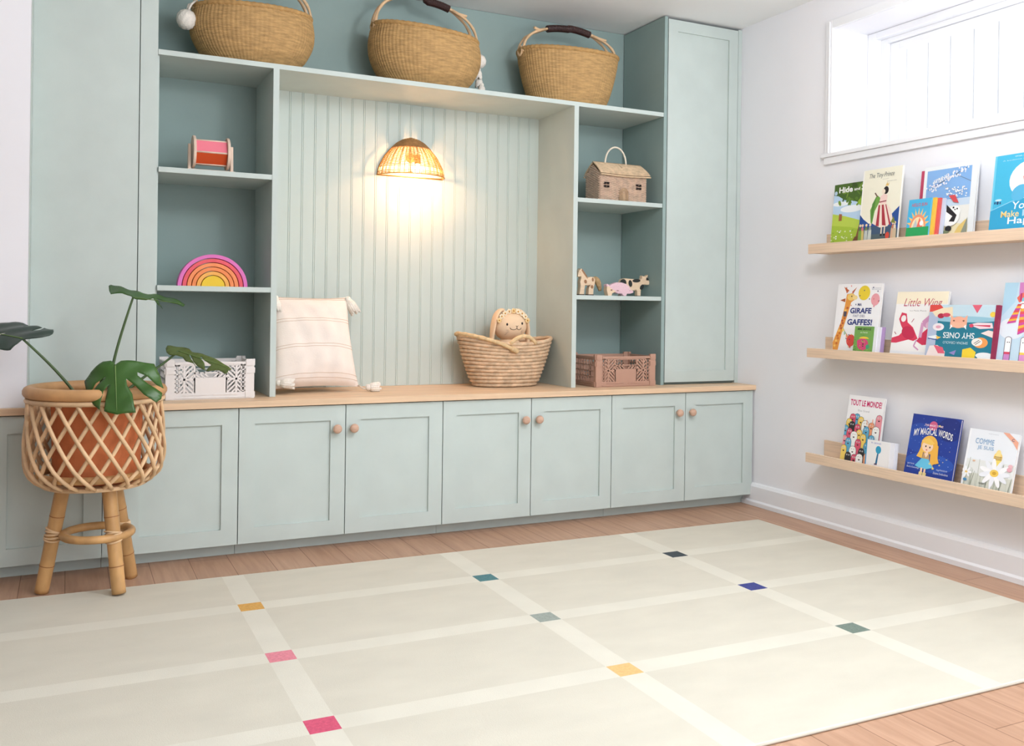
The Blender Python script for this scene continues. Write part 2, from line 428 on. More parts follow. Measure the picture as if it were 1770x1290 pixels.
part(M().tube([(LX, BYL, LZ + 0.046), (LX, BYL, LZ + 0.085)], 0.013, 14), 'bulb_socket', BRASS, lamp, smooth=False)
part(M().tube([(LX, BYL, LZ + 0.082), (LX, B - 0.012, LZ + 0.082)], 0.006, 10).tube([(LX, B - 0.020, LZ + 0.082), (LX, B - 0.0085, LZ + 0.082)], 0.02, 20), 'wall_bracket', BRASS, lamp)
light('wall_lamp_bulb_light', 'POINT', (LX, BYL, LZ + 0.022), 28, (1.0, 0.52, 0.27), 0.026)

# ------------------------------------------------------------------ straw baskets on the top shelf
def interp(tab, t):
    for i in range(len(tab) - 1):
        if t <= tab[i + 1][0] or i == len(tab) - 2:
            a, b = tab[i], tab[i + 1]; k = (t - a[0]) / (b[0] - a[0])
            return a[1] + (b[1] - a[1]) * k
def smoothtab(tab, t):
    # catmull-rom through table
    xs_ = [p[0] for p in tab]; i = max(0, min(len(tab) - 2, sum(1 for q in xs_ if q <= t) - 1))
    p0 = tab[max(0, i - 1)][1]; p1 = tab[i][1]; p2 = tab[i + 1][1]; p3 = tab[min(len(tab) - 1, i + 2)][1]
    k = (t - tab[i][0]) / (tab[i + 1][0] - tab[i][0]); k = max(0, min(1, k))
    return 0.5 * ((2 * p1) + (-p0 + p2) * k + (2 * p0 - 5 * p1 + 4 * p2 - p3) * k * k + (-p0 + 3 * p1 - 3 * p2 + p3) * k ** 3)
def straw_basket(cx, cy, z0, h, tab, ysc, label, wave=0.008, hh=0.135, tassels=None, tilt=0.0, hx=0.0):
    t = thing('straw_basket', label, 'basket', (cx, cy, z0), 'bolga style straw baskets on the top shelf')
    NU, NV, cols, rows = 336, 84, 84, 28
    def zr(a): return wave * cos(2 * a) + tilt * cos(a)
    def pt(a, v, off=0.0):
        r = smoothtab(tab, v) + off
        return Vector((cx + r * cos(a), cy + r * ysc * sin(a), z0 + v * h + zr(a) * v * v))
    def outer(u, v):
        a = 2 * pi * u
        w = 0.0026 * (abs(cos(pi * u * cols)) ** 0.7) + 0.0007 * cos(2 * pi * v * rows + (pi if int(u * cols) % 2 else 0))
        return pt(a, v, w)
    body = M().grid(outer, NU, NV, True)
    body.grid(lambda u, v: pt(2 * pi * u, 0.04 + v * 0.96, -0.006), 64, 16, True)
    bt = [pt(2 * pi * i / 48, 0) for i in range(48)]
    body.add(bt, [tuple(range(48))])
    part(body, 'body', STRAW, t, smooth=True)
    # rolled, diagonally wrapped rim
    rm = M()
    K = 220
    P = [pt(2 * pi * i / K, 1.0, -0.003) + Vector((0, 0, 0.002)) for i in range(K)]
    rm.tube(P, [0.0098 + 0.0011 * sin(2 * pi * i / K * 55) for i in range(K)], 10, closed=True)
    part(rm, 'rim', STRAWRIM, t, smooth=True)
    # handle: two canes from each end meeting at the top, leather wrapped grip
    rt_ = smoothtab(tab, 1.0)
    hn = M()
    ztop = z0 + h + hh
    def arch(s, k):
        # s 0..1 from left end to right end; k = -1/1 front/back cane
        ang = pi * (1 - s)
        x_ = cx + hx * sin(ang) + (rt_ - 0.004) * cos(ang) * (0.93 + 0.07 * abs(cos(ang)))
        z_ = z0 + h + zr(ang if False else (0 if x_ > cx else pi)) - 0.012 + (hh + 0.012) * sin(ang) ** 0.8
        y_ = cy + k * 0.020 * max(0.0, (abs(cos(ang)) - 0.5) / 0.5) + k * 0.005
        return Vector((x_, y_, z_))
    for k_ in (-1, 1):
        hn.tube([arch(i / 40, k_) for i in range(41)], [0.0062 + 0.0008 * sin(i * 1.3) for i in range(41)], 8)
    for s_, sx in ((0.27, -1), (0.73, 1)):
        a_, b_ = arch(s_ + 0.05 * -sx, -1), arch(s_, -1)
        d = (b_ - a_).normalized()
        hn.tube([a_, b_, b_ + Vector((sx * 0.032, -0.012, 0.004 - (0 if sx < 0 else 0.012)))], [0.0065, 0.007, 0.006], 8)
    for sx in (-1, 1):
        c_ = Vector((cx + sx * (rt_ - 0.002), cy, z0 + h + zr(0 if sx > 0 else pi)))
        hn.tube([c_ + Vector((sx * 0.002, cos(q) * 0.019, sin(q) * 0.019 - 0.004)) for q in [2 * pi * i / 20 for i in range(20)]], 0.0052, 8, closed=True)
    hd = part(hn, 'handle', RATTAN, t, smooth=True)
    lw = M()
    lw.tube([(arch(0.34 + 0.32 * i / 60, -1) + arch(0.34 + 0.32 * i / 60, 1)) / 2 for i in range(61)], [0.0152 + 0.0012 * (i % 2) for i in range(61)], 12)
    part(lw, 'leather_grip', LEATHER, hd, smooth=False, label='dark brown leather wrapped grip')
    return t
def pompom(parent, c, r, name='pompom'):
    rnd = random.Random(3)
    o = M().ball(c, r, 28, 18, fn=lambda a, b: 1 + 0.06 * sin(9 * a) * cos(7 * b) + 0.03 * sin(17 * a + 5 * b))
    part(o, name, COTTON, parent, smooth=True)
def tassel(parent, top, ln, r, name='tassel', tilt=(0, 0, -1), nrm=14):
    d = Vector(tilt).normalized(); top = Vector(top)
    s1 = d.orthogonal().normalized(); s2 = d.cross(s1)
    o = M().ball(top, r * 0.75, 12, 8)
    for i in range(nrm):
        a = 2 * pi * i / nrm; q = s1 * cos(a) + s2 * sin(a)
        o.tube([top + q * r * 0.25, top + d * ln * 0.35 + q * r * 0.8, top + d * ln * (0.9 + 0.1 * sin(i * 2.3)) + q * r], [r * 0.34, r * 0.34, r * 0.26], 6)
    o.tube([top + d * r * 0.9, top + d * r * 1.25], r * 0.8, 12)
    part(o, name, COTTON, parent, smooth=True)
b1 = straw_basket(-2.253, 0.283, TS, 0.215, [(0, 0.125), (0.08, 0.160), (0.25, 0.198), (0.5, 0.226), (0.72, 0.233), (0.9, 0.228), (1, 0.222)], 0.71,
    'round bellied straw basket at the left end of the top shelf, with a white pompom', wave=0.004, hh=0.15, tilt=0.004)
pompom(b1, (-2.503, 0.24, 1.957), 0.036)
part(M().tube([(-2.503, 0.24, 1.985), (-2.495, 0.245, 2.015), (-2.472, 0.26, 2.03)], 0.004, 6).tube([(-2.50, 0.235, 1.985), (-2.488, 0.22, 2.01), (-2.47, 0.25, 2.035)], 0.004, 6), 'cord', COTTON, b1, smooth=True)
b2 = straw_basket(-1.545, 0.283, TS, 0.232, [(0, 0.13), (0.07, 0.165), (0.25, 0.207), (0.5, 0.236), (0.72, 0.243), (0.9, 0.237), (1, 0.230)], 0.69,
    'straw basket above the wall lamp, middle one of the three on the top shelf', wave=0.007, hh=0.16, tilt=-0.014)
pompom(b2, (-1.285, 0.31, 1.975), 0.030)
for k in range(3):
    tassel(b2, (-1.285 + 0.008 * (k - 1), 0.30 + 0.01 * (k % 2), 1.935 - k * 0.032), 0.045, 0.014)
b3 = straw_basket(-0.857, 0.283, TS, 0.236, [(0, 0.165), (0.06, 0.180), (0.25, 0.200), (0.5, 0.219), (0.75, 0.233), (0.9, 0.240), (1, 0.243)], 0.69,
    'straw basket with flaring sides on the top shelf, beside the tall right cupboard', wave=0.007, hh=0.125, tilt=0.002)

# ------------------------------------------------------------------ rug
RUGF = mat('rug_oat_field', (207, 202, 187), 0.95, 0.05, noise=0.045, nscale=5, stretch=(1, 2.2, 1), bump=0.25, bscale=380)
RUGS = mat('rug_cream_stripe', (215, 211, 197), 0.95, 0.05, noise=0.04, nscale=7, bump=0.25, bscale=380)
RUGE = mat('rug_bound_edge', (212, 209, 196), 0.9, 0.05)
RC = [[(212, 165, 95), (219, 138, 150), (206, 92, 118)], [(88, 128, 132), (152, 160, 152), (226, 184, 126)], [(76, 84, 88), (74, 80, 138), (120, 134, 124)]]
rmats = [RUGF, RUGS, RUGE] + [mat('rug_square_%d%d' % (i, j), RC[i][j], 0.95, 0.05, noise=0.14, nscale=150, bump=0.25, bscale=380) for i in range(3) for j in range(3)]
rx0, rx1, ry0, ry1 = -3.085, -0.217, -0.262, -1.872
gx, gy, gdx, gdy = -2.3898, -0.5886, 0.7546, 0.4209
hs = 0.034; hy = 0.034
xc = [rx0]; 
for i in range(3): xc += [gx + i * gdx - hs, gx + i * gdx + hs]
xc.append(rx1)
yc = [ry0]
for j in range(3): yc += [gy - j * gdy + hy, gy - j * gdy - hy]
yc.append(ry1)
rg = M()
def rot_rug(x, y):   # the rug lies very slightly skewed to the wall
    return (x, y + (-0.012 if y > -1.5 else -0.009) * (x - gx) - (0.009 if y > -0.3 else 0) * (x + 0.217) * 0.6)
for i in range(len(xc) - 1):
    nsub = 6 if i % 2 == 0 else 1
    for j in range(len(yc) - 1):
        si, sj = i % 2 == 1, j % 2 == 1
        mi = 3 + (i // 2) * 3 + (j // 2) if (si and sj) else (1 if (si or sj) else 0)
        for k in range(nsub):
            xa = xc[i] + (xc[i + 1] - xc[i]) * k / nsub; xb = xc[i] + (xc[i + 1] - xc[i]) * (k + 1) / nsub
            rg.add([(*rot_rug(xa, yc[j]), 0.009), (*rot_rug(xb, yc[j]), 0.009), (*rot_rug(xb, yc[j + 1]), 0.009), (*rot_rug(xa, yc[j + 1]), 0.009)], [(0, 1, 2, 3)], mi)
edge = [rot_rug(x, y) for x, y in ((rx0, ry0), (rx1, ry0), (rx1, ry1), (rx0, ry1))]
for i in range(4):
    a_, b_ = Vector((*edge[i], 0)), Vector((*edge[(i + 1) % 4], 0))
    rg.tube([a_ + Vector((0, 0, 0.0048)), b_ + Vector((0, 0, 0.0048))], 0.0046, 8, mi=2)
rg.add([(*q, 0.001) for q in edge], [(0, 1, 2, 3)], 2)
tag(part(rg, 'area_rug', rmats), 'large cream rug with pale grid lines and small coloured squares where they cross', 'rug')

# ------------------------------------------------------------------ planter stand, pot and monstera
PX, PY = -2.803, -0.222
pl = thing('plant_stand', 'round rattan lattice planter basket on three bamboo legs with a ring', 'plant stand', (PX, PY, 0))
def prad(t):  # t 0 top .. 1 bottom
    return smoothtab([(0, 0.186), (0.3, 0.191), (0.6, 0.196), (0.8, 0.190), (0.92, 0.172), (1, 0.142)], t)
ZT, ZB = 0.604, 0.338
def pz(t): return ZT + (ZB - ZT) * (t if t < 0.9 else 0.9 + (t - 0.9) * 0.85)
bk = M()
NS = 20
for sgn in (1, -1):
    for i in range(NS):
        a0 = 2 * pi * i / NS + (0.0 if sgn > 0 else 0.07)
        pts = []
        for q in range(17):
            t = q / 16; a = a0 + sgn * 0.84 * (t + 0.35 * max(0, t - 0.75))
            r = prad(t) + (0.004 if sgn > 0 else -0.004)
            pts.append((PX + r * cos(a), PY + r * sin(a), pz(t)))
        bk.tube(pts, 0.0062, 7)
part(bk, 'lattice', RATTAN, pl, smooth=True)
def circ(r, z, n=64, x=None, y=None): return [((PX if x is None else x) + r * cos(2 * pi * i / n), (PY if y is None else y) + r * sin(2 * pi * i / n), z) for i in range(n)]
rm = M().tube(circ(0.188, ZT + 0.024), 0.0185, 12, closed=True)
rmo = part(rm, 'rim', mat('thick_rattan_rim', (204, 156, 106), 0.45, 0.35, noise=0.25, nscale=12), pl, smooth=True)
part(M().tube(circ(0.194, ZT - 0.001), 0.0075, 8, closed=True), 'band', RATTAN, pl, smooth=True)
part(M().tube(circ(0.146, ZB + 0.004), 0.007, 8, closed=True).tube(circ(0.130, ZB + 0.002), 0.007, 8, closed=True).add(circ(0.13, ZB + 0.004, 40), [tuple(range(40))]).add(circ(0.13, ZB + 0.010, 40), [tuple(range(40))]), 'base_ring', RATTAN, pl, smooth=False)
# inner bamboo hoop holding the base (seen through the lattice)
part(M().tube(circ(0.158, ZB + 0.035), 0.012, 8, closed=True), 'inner_hoop', BAMBOO, pl, smooth=True)
feet = [(-2.736, -0.316, 0.0135), (-2.690, -0.110, 0.0045), (-2.950, -0.178, 0.0045)]
tops = [(-2.767, -0.276), (-2.747, -0.176), (-2.892, -0.214)]
legobs = []
for (fx, fy, fz), (tx, ty) in zip(feet, tops):
    p0 = Vector((tx, ty, ZB + 0.002)); p1 = Vector((fx, fy, fz))
    lg = M(); K = 24
    lg.tube([p0.lerp(p1, i / K) for i in range(K + 1)], [0.0215 - 0.001 * (i / K) + (0.0008 if i in (7, 18) else 0) for i in range(K + 1)], 16)
    for kk in (7, 18):
        c_ = p0.lerp(p1, kk / K); dd = (p1 - p0).normalized() * 0.0012
        lg.tube([c_ - dd, c_ + dd], 0.0222, 16, mi=1, cap=False)
    lo = part(lg, 'leg', [BAMBOO, mat('bamboo_node', (150, 98, 60), 0.5, 0.3)], pl, smooth=True)
    # rattan binding where the ring meets the leg
    q = p0.lerp(p1, (ZB - 0.184) / (ZB - fz)); d = (p1 - p0).normalized()
    wm = M()
    for k in range(-2, 3):
        cc = q + d * k * 0.0062
        s1 = d.orthogonal().normalized(); s2 = d.cross(s1)
        wm.tube([cc + (s1 * cos(a) + s2 * sin(a)) * 0.0232 + d * 0.006 * sin(a + k) for a in [2 * pi * i / 20 for i in range(20)]], 0.0032, 6, closed=True)
    part(wm, 'binding', RATTAN, lo, smooth=True)
part(M().tube(circ(0.098, 0.184, 48, PX + 0.008, PY - 0.002), 0.0125, 10, closed=True), 'ring', BAMBOO, pl, smooth=True)

pot = thing('plant_pot', 'terracotta coloured fabric plant pot inside the rattan planter', 'pot', (PX, PY, ZB + 0.012))
FELT = mat('terracotta_felt', (212, 126, 82), 0.9, 0.08, noise=0.12, nscale=30, bump=0.3, bscale=200)
pr = [(0.0, 0.0), (0.118, 0.0), (0.125, 0.02), (0.132, 0.25), (0.134, 0.262), (0.130, 0.264), (0.128, 0.235)]
part(M().grid(lambda u, v: (PX + 0.004 + (pr[int(round(v * 6))][0] + 0.002 * sin(5 * 2 * pi * u)) * cos(2 * pi * u), PY + (pr[int(round(v * 6))][0]) * sin(2 * pi * u), ZB + 0.0126 + pr[int(round(v * 6))][1]), 48, 6, True), 'pot_wall', FELT, pot, smooth=False)
SOIL = mat('dark_soil', (62, 46, 36), 1.0, 0.05, noise=0.4, nscale=60, bump=1, bscale=80)
part(M().grid(lambda u, v: (PX + 0.004 + 0.127 * v * cos(2 * pi * u), PY + 0.127 * v * sin(2 * pi * u), ZB + 0.245 + 0.004 * sin(9 * u * 6 + 5 * v)), 32, 5, True), 'soil', SOIL, pot)

LEAF = mat('monstera_leaf_green', (62, 102, 42), 0.35, 0.5, noise=0.25, nscale=7, bump=0.08, bscale=40, trans=0.12)
LEAFD = mat('monstera_leaf_dark_green', (48, 66, 56), 0.35, 0.5, noise=0.2, nscale=7, trans=0.06)
LEAFB = mat('monstera_leaf_browning', (96, 112, 58), 0.4, 0.4, noise=0.35, nscale=14, stretch=(1, 4, 1), trans=0.12)
STEM = mat('monstera_stem', (72, 96, 56), 0.45, 0.4, noise=0.15, nscale=14)
RIB = mat('leaf_midrib', (112, 140, 78), 0.45, 0.4)
def monstera_leaf(parent, att, pts_mm, tip_i, mm, bow):
    """leaf blade from its outline (mm from the stalk joint), filled, subdivided and gently arched; split edges and holes as in the plant"""
    att = Vector(att); P = [Vector(q) / 1000 for q in pts_mm]
    bm = bmesh.new(); vs = [bm.verts.new(q) for q in P]
    es = [bm.edges.new((vs[i], vs[(i + 1) % len(vs)])) for i in range(len(vs))]
    nn = Vector((0, 0, 0))
    for i in range(len(P)): nn += P[i].cross(P[(i + 1) % len(P)])
    nn.normalize()
    bmesh.ops.triangle_fill(bm, use_beauty=True, edges=es, normal=nn)
    for _ in range(3):
        bmesh.ops.subdivide_edges(bm, edges=[e for e in bm.edges if e.calc_length() > 0.012], cuts=1)
        bmesh.ops.triangulate(bm, faces=bm.faces)
    if nn.z < 0: nn = -nn
    tip = P[tip_i].normalized(); sd = nn.cross(tip)
    def arch(q):
        a_ = q.dot(sd)
        return att + q - nn * (bow * a_ * a_ * 6) + nn * 0.0025 * sin(q.dot(tip) * 90 + abs(a_) * 60) * min(1, abs(a_) * 30)
    bm.verts.index_update()
    V = [arch(v.co) for v in bm.verts]; Fc = [[v.index for v in f.verts] for f in bm.faces]; bm.free()
    lo = part(M().add(V, Fc, 0), 'leaf', mm, parent, smooth=True, solid=0.0012)
    part(M().tube([arch(P[tip_i] * (0.93 * i / 12)) + nn * 0.0008 for i in range(13)], [0.0019 - 0.0013 * i / 12 for i in range(13)], 6), 'midrib', RIB, lo, smooth=True)
    return lo
mo = thing('monstera_plant', 'potted monstera plant with four split leaves on long stems in the rattan planter', 'plant', (PX, PY, ZB + 0.25))
def bez(p0, p1, p2, p3, n=20):
    p0, p1, p2, p3 = map(Vector, (p0, p1, p2, p3))
    return [p0 * (1 - t) ** 3 + p1 * 3 * t * (1 - t) ** 2 + p2 * 3 * t * t * (1 - t) + p3 * t ** 3 for t in [i / n for i in range(n + 1)]]
soilz = ZB + 0.245
lfA = (-2.7, -0.2, 0.919)
lfB = (-3.01, -0.22, 0.79)
lfC = (-2.758, -0.4, 0.715)
lfD = (-2.561, -0.2, 0.747)
for pts in (bez((PX + 0.03, PY, soilz), (-2.765, -0.2, 0.70), (-2.735, -0.2, 0.80), lfA),
            bez((PX - 0.04, PY, soilz), (-2.87, -0.2, 0.64), (-2.94, -0.21, 0.72), lfB),
            bez((PX + 0.01, PY - 0.02, soilz), (-2.80, -0.25, 0.68), (-2.775, -0.34, 0.73), lfC),
            bez((PX + 0.05, PY, soilz), (-2.70, -0.2, 0.65), (-2.62, -0.2, 0.69), lfD)):
    part(M().tube(pts, [0.0052 - 0.0018 * i / 20 for i in range(21)], 8), 'stem', STEM, mo, smooth=True)
monstera_leaf(mo, lfA, [(-67, 135, 39), (-60, 144, 44), (-44, 124, 39), (-18, 89, 30), (5, 61, 24), (28, 26, 15), (62, -1, 12), (105, -48, 2), (133, -95, -10), (143, -126, -20), (136, -140, -26), (122, -113, -19), (93, -80, -12), (68, -41, -3), (77, -131, -34), (65, -82, -19), (57, -32, -1), (36, -35, -7), (5, -16, -5), (-7, 19, 6), (-29, 50, 13), (-52, 61, 13), (-63, 63, 11), (-67, 95, 23)], 9, LEAF, 0.0)
monstera_leaf(mo, lfB, [(81, 14, 34), (77, 38, 48), (51, 58, 52), (41, 41, 38), (19, 38, 29), (46, 59, 51), (29, 76, 57), (13, 80, 54), (-3, 66, 40), (6, 91, 59), (-9, 108, 65), (-29, 119, 66), (-44, 111, 56), (-66, 118, 53), (-91, 119, 46), (-114, 94, 22), (-86, 51, 4), (-61, 53, 14), (-44, 49, 16), (-61, 46, 9), (-92, 24, -14), (-66, -7, -24), (-32, -29, -27), (-12, -19, -15), (0, -6, -4), (25, -11, 1), (55, -18, 6), (72, -15, 13), (79, 0, 25)], 15, LEAFD, 0.5)
monstera_leaf(mo, lfC, [(0, 2, 3), (15, 2, 15), (49, -13, 18), (95, -34, 20), (105, -55, -5), (114, -85, -45), (99, -74, -40), (79, -52, -21), (55, -36, -13), (56, -43, -23), (80, -66, -41), (110, -92, -58), (107, -102, -75), (96, -105, -88), (69, -82, -74), (51, -60, -54), (27, -36, -35), (30, -50, -55), (41, -70, -76), (44, -82, -93), (48, -106, -125), (25, -97, -130), (2, -90, -135), (-20, -75, -130), (-32, -67, -126), (-29, -44, -90), (-15, -25, -50), (-34, -29, -71), (-42, -38, -90), (-45, -57, -121), (-61, -40, -108), (-75, -22, -91), (-63, -11, -65), (-26, -5, -27), (-56, -2, -47), (-73, -9, -69), (-77, -14, -80), (-89, 7, -56), (-93, 24, -34), (-73, 29, -11), (-35, 26, 13), (-12, 15, 15)], 22, LEAF, 0.5)
monstera_leaf(mo, lfD, [(-37, 30, 7), (-31, 40, 16), (-21, 37, 17), (3, 19, 13), (32, -3, 9), (39, -21, -1), (62, -40, -6), (91, -67, -14), (110, -96, -26), (136, -137, -43), (144, -154, -51), (136, -153, -53), (128, -166, -63), (121, -166, -65), (108, -140, -53), (97, -133, -53), (69, -124, -56), (88, -108, -40), (77, -88, -31), (70, -77, -26), (64, -58, -16), (60, -59, -18), (69, -89, -34), (68, -122, -55), (56, -109, -50), (38, -67, -31), (32, -26, -7), (29, -34, -12), (33, -52, -23), (47, -101, -48), (37, -74, -35), (16, -55, -30), (9, -31, -17), (-7, -17, -13), (-27, -5, -12), (-36, 13, -3)], 10, LEAFB, 0.3)

# ------------------------------------------------------------------ folding crates
def bar(m_, O, U, V, Nn, p, q, w_, t0, t1, mi=0):
    """solid bar from p to q (2D in panel U,V), width w_, from depth t0 to t1 along Nn"""
    p = Vector((p[0], p[1])); q = Vector((q[0], q[1])); d = (q - p)
    if d.length < 1e-5: return
    d.normalize(); s_ = Vector((-d.y, d.x)) * w_ / 2
    c4 = [p + s_, q + s_, q - s_, p - s_]
    f3 = lambda c_, t_: O + U * c_.x + V * c_.y + Nn * t_
    m_.hexa([f3(c_, t0) for c_ in c4] + [f3(c_, t1) for c_ in c4], mi)
def clipseg(p, q, x0, x1, y0, y1):
    t0, t1 = 0.0, 1.0; dx, dy = q[0] - p[0], q[1] - p[1]
    for pp, qq in ((-dx, p[0] - x0), (dx, x1 - p[0]), (-dy, p[1] - y0), (dy, y1 - p[1])):
        if abs(pp) < 1e-9:
            if qq < 0: return None
        else:
            r = qq / pp
            if pp < 0: t0 = max(t0, r)
            else: t1 = min(t1, r)
    if t0 >= t1: return None
    return ((p[0] + dx * t0, p[1] + dy * t0), (p[0] + dx * t1, p[1] + dy * t1))
def chevrons(m_, O, U, V, Nn, x0, x1, y0, y1, cx_, cy_, step, w_, t):
    """bars that run diagonally away from the centre cross, clipped to the block"""
    for qx in (-1, 1):
        for qy in (-1, 1):
            bx0, bx1 = (x0, cx_) if qx < 0 else (cx_, x1)
            by0, by1 = (y0, cy_) if qy < 0 else (cy_, y1)
            for k in range(-8, 9):
                s_ = clipseg((cx_ + k * step * qx, cy_), (cx_ + (k * step + 0.3) * qx, cy_ + 0.3 * qy), bx0, bx1, by0, by1)
                if s_: bar(m_, O, U, V, Nn, s_[0], s_[1], w_, 0.001, t - 0.0005)
    bar(m_, O, U, V, Nn, (cx_, y0), (cx_, y1), w_ * 1.3, 0, t); bar(m_, O, U, V, Nn, (x0, cy_), (x1, cy_), w_ * 1.3, 0, t)
def crate(x0, y0, z0, w, d, h, mm, label):
    t = thing('folding_crate', label, 'crate', (x0 + w / 2, y0 + d / 2, z0))
    e3 = 0.0055
    def panel(name, O, U, V, Nn, w, h, full):
        O, U, V, Nn = map(Vector, (O, U, V, Nn)); p_ = M()
        R_ = lambda a0, a1, b0, b1, t0=0.0, t1=e3: bar(p_, O, U, V, Nn, (a0 * w, (b0 + b1) / 2 * h), (a1 * w, (b0 + b1) / 2 * h), (b1 - b0) * h, t0, t1)
        pw = 0.10 if full else 0.08
        for s0, s1 in ((0, pw), (1 - pw, 1)):
            R_(s0, s1, 0, 1.0, -0.001, e3 + 0.002)
            R_(s0 + 0.008, s1 - 0.008, 0.86, 1.03, -0.004, e3 + 0.003); R_(s0 + 0.004, s1 - 0.004, 0.66, 0.80, -0.004, 0)
            R_(s0 + 0.002, s1 - 0.03, 0.02, 0.17, -0.004, 0)
        R_(pw, 1 - pw, 0, 0.17); R_(pw, 1 - pw, 0.03, 0.055, -0.003, 0); R_(pw + 0.08, 0.47, 0.105, 0.125, -0.0025, 0); R_(0.53, 1 - pw - 0.08, 0.105, 0.125, -0.0025, 0)
        R_(pw, 1 - pw, 0.90, 0.965, -0.003, e3); R_(pw, 1 - pw, 0.86, 0.90)
        if full:
            # hinge ladders
            for a0, a1 in ((pw, pw + 0.012), (pw + 0.04, pw + 0.056)):
                R_(a0, a1, 0.17, 0.9); R_(1 - a1, 1 - a0, 0.17, 0.9)
            for k in range(7):
                R_(pw, pw + 0.05, 0.19 + k * 0.11, 0.22 + k * 0.11); R_(1 - pw - 0.05, 1 - pw, 0.19 + k * 0.11, 0.22 + k * 0.11)
            a0, a1 = 0.157, 0.315
            for b0_, b1_, cc in ((a0, a1, 0.205), (1 - a1, 1 - a0, 0.795)):
                chevrons(p_, O, U, V, Nn, b0_ * w, b1_ * w, 0.17 * h, 0.86 * h, cc * w, 0.515 * h, 0.0165, 0.0058, e3)
            R_(a1 - 0.008, a1 + 0.012, 0.17, 0.86); R_(1 - a1 - 0.012, 1 - a1 + 0.008, 0.17, 0.86)
            R_(a1, 1 - a1, 0.17, 0.565)
            for k in range(7):
                xx = a1 * w + 0.018 + k * 0.0165
                sg = 1 if k < 3 else -1
                s_ = clipseg((xx - sg * 0.02, 0.56 * h + 0.02), (xx + sg * 0.0, 0.56 * h), a1 * w, (1 - a1) * w, 0.56 * h, 0.69 * h)
                if s_: bar(p_, O, U, V, Nn, s_[0], s_[1], 0.0055, 0, e3)
            R_(a1, 1 - a1, 0.67, 0.70)
        else:
            for k in range(9): R_(pw + k * 0.104, pw + k * 0.104 + 0.02, 0.17, 0.86)
            for k in range(3): R_(pw, 1 - pw, 0.32 + k * 0.18, 0.35 + k * 0.18)
        part(p_, name, mm, t)
    panel('front_panel', (x0, y0, z0), (1, 0, 0), (0, 0, 1), (0, 1, 0), w, h, True)
    panel('back_panel', (x0 + w, y0 + d, z0), (-1, 0, 0), (0, 0, 1), (0, -1, 0), w, h, True)
    panel('side_panel', (x0, y0 + d, z0), (0, -1, 0), (0, 0, 1), (1, 0, 0), d, h, False)
    panel('side_panel', (x0 + w, y0, z0), (0, 1, 0), (0, 0, 1), (-1, 0, 0), d, h, False)
    part(M().box(x0 + 0.004, x0 + w - 0.004, y0 + 0.004, y0 + d - 0.004, z0 + 0.004, z0 + 0.008), 'base', mm, t)
WP = mat('off_white_crate_plastic', (232, 226, 222), 0.45, 0.35)
TP = mat('tan_crate_plastic', (188, 148, 128), 0.45, 0.35)
crate(-2.572, 0.102, Wt, 0.306, 0.222, 0.140, WP, 'off-white folding plastic crate in the bottom of the left shelf column')
crate(-0.800, 0.100, Wt, 0.312, 0.222, 0.140, TP, 'tan folding plastic crate in the bottom of the right shelf column')

# ------------------------------------------------------------------ pillow with tassels
LINEN = mat('cream_linen', (240, 228, 218), 0.9, 0.1, noise=0.05, nscale=16, bump=0.35, bscale=160, bstretch=(1, 1, 2))
SEAM = mat('tan_stripe_thread', (214, 190, 168), 0.9, 0.1)
pw = thing('throw_pillow', 'square cream pillow with thin tan stripes and corner tassels leaning in the niche', 'pillow', (-2.01, 0.27, Wt))
pc = Vector((-2.004, 0.228, Wt + 0.018)); pu = Vector((0.992, 0.06, 0.0)).normalized(); pv = Vector((0.0, 0.36, 0.93)).normalized(); pn = pu.cross(pv) * -1
PWW, PHH = 0.336, 0.388
def pillow(u, v, sgn):
    x_ = (u - 0.5) * 2; y_ = (v - 0.5) * 2
    k = (max(0, 1 - abs(x_) ** 2.6) * max(0, 1 - abs(y_) ** 2.6)) ** 0.5
    pin = 1 - 0.06 * (1 - y_ * y_); pin2 = 1 - 0.05 * (1 - x_ * x_)
    bot = 0.965 + 0.085 * (1 - v)
    th = 0.068 * k * (1.15 - 0.35 * v) + k * (0.003 * sin(9 * u + 4 * v) + 0.0028 * sin(19 * v + 5 * u) + 0.002 * sin(31 * u - 12 * v) * (1 - v) + 0.0022 * sin(26 * u + 9 * v * v))
    return pc + pu * (x_ * PWW / 2 * pin * bot) + pv * (PHH / 2 + y_ * PHH / 2 * pin2) + pn * (sgn * th)
pb = M()
for sgn in (1, -1): pb.grid(lambda u, v: pillow(u, v, sgn), 40, 40)
# normal side facing the room
front = 1 if pn.y < 0 else -1
part(pb, 'cushion', LINEN, pw, smooth=True)
for vv in (0.055, 0.10, 0.385, 0.415, 0.68, 0.71, 0.955, 0.98):
    part(M().tube([pillow(0.01 + 0.98 * i / 40, vv + 0.008 * sin(pi * i / 40), front) + pn * front * 0.0004 for i in range(41)], 0.0010, 5), 'stripe', SEAM, pw, smooth=True)
def corner(x_, y_): return pc + pu * (x_ * PWW / 2) + pv * (PHH / 2 + y_ * PHH / 2)
cBL, cBR, cTL, cTR = corner(-1.02, -0.97), corner(1.05, -0.97), corner(-0.98, 0.97), corner(0.97, 0.98)
tassel(pw, cBL + pn * front * 0.02 + Vector((0.018, -0.012, 0.014)), 0.06, 0.017, tilt=(0.9, -0.3, -0.05))
tassel(pw, cTL + Vector((0.020, -0.035, -0.004)), 0.06, 0.018, tilt=(0.05, -0.3, -1))
tassel(pw, cTR + Vector((0.0, -0.012, -0.006)), 0.07, 0.018, tilt=(0.55, -0.2, -1))
tassel(pw, Vector((-1.80, 0.20, Wt + 0.0185)), 0.05, 0.017, tilt=(1, 0.1, 0.0))
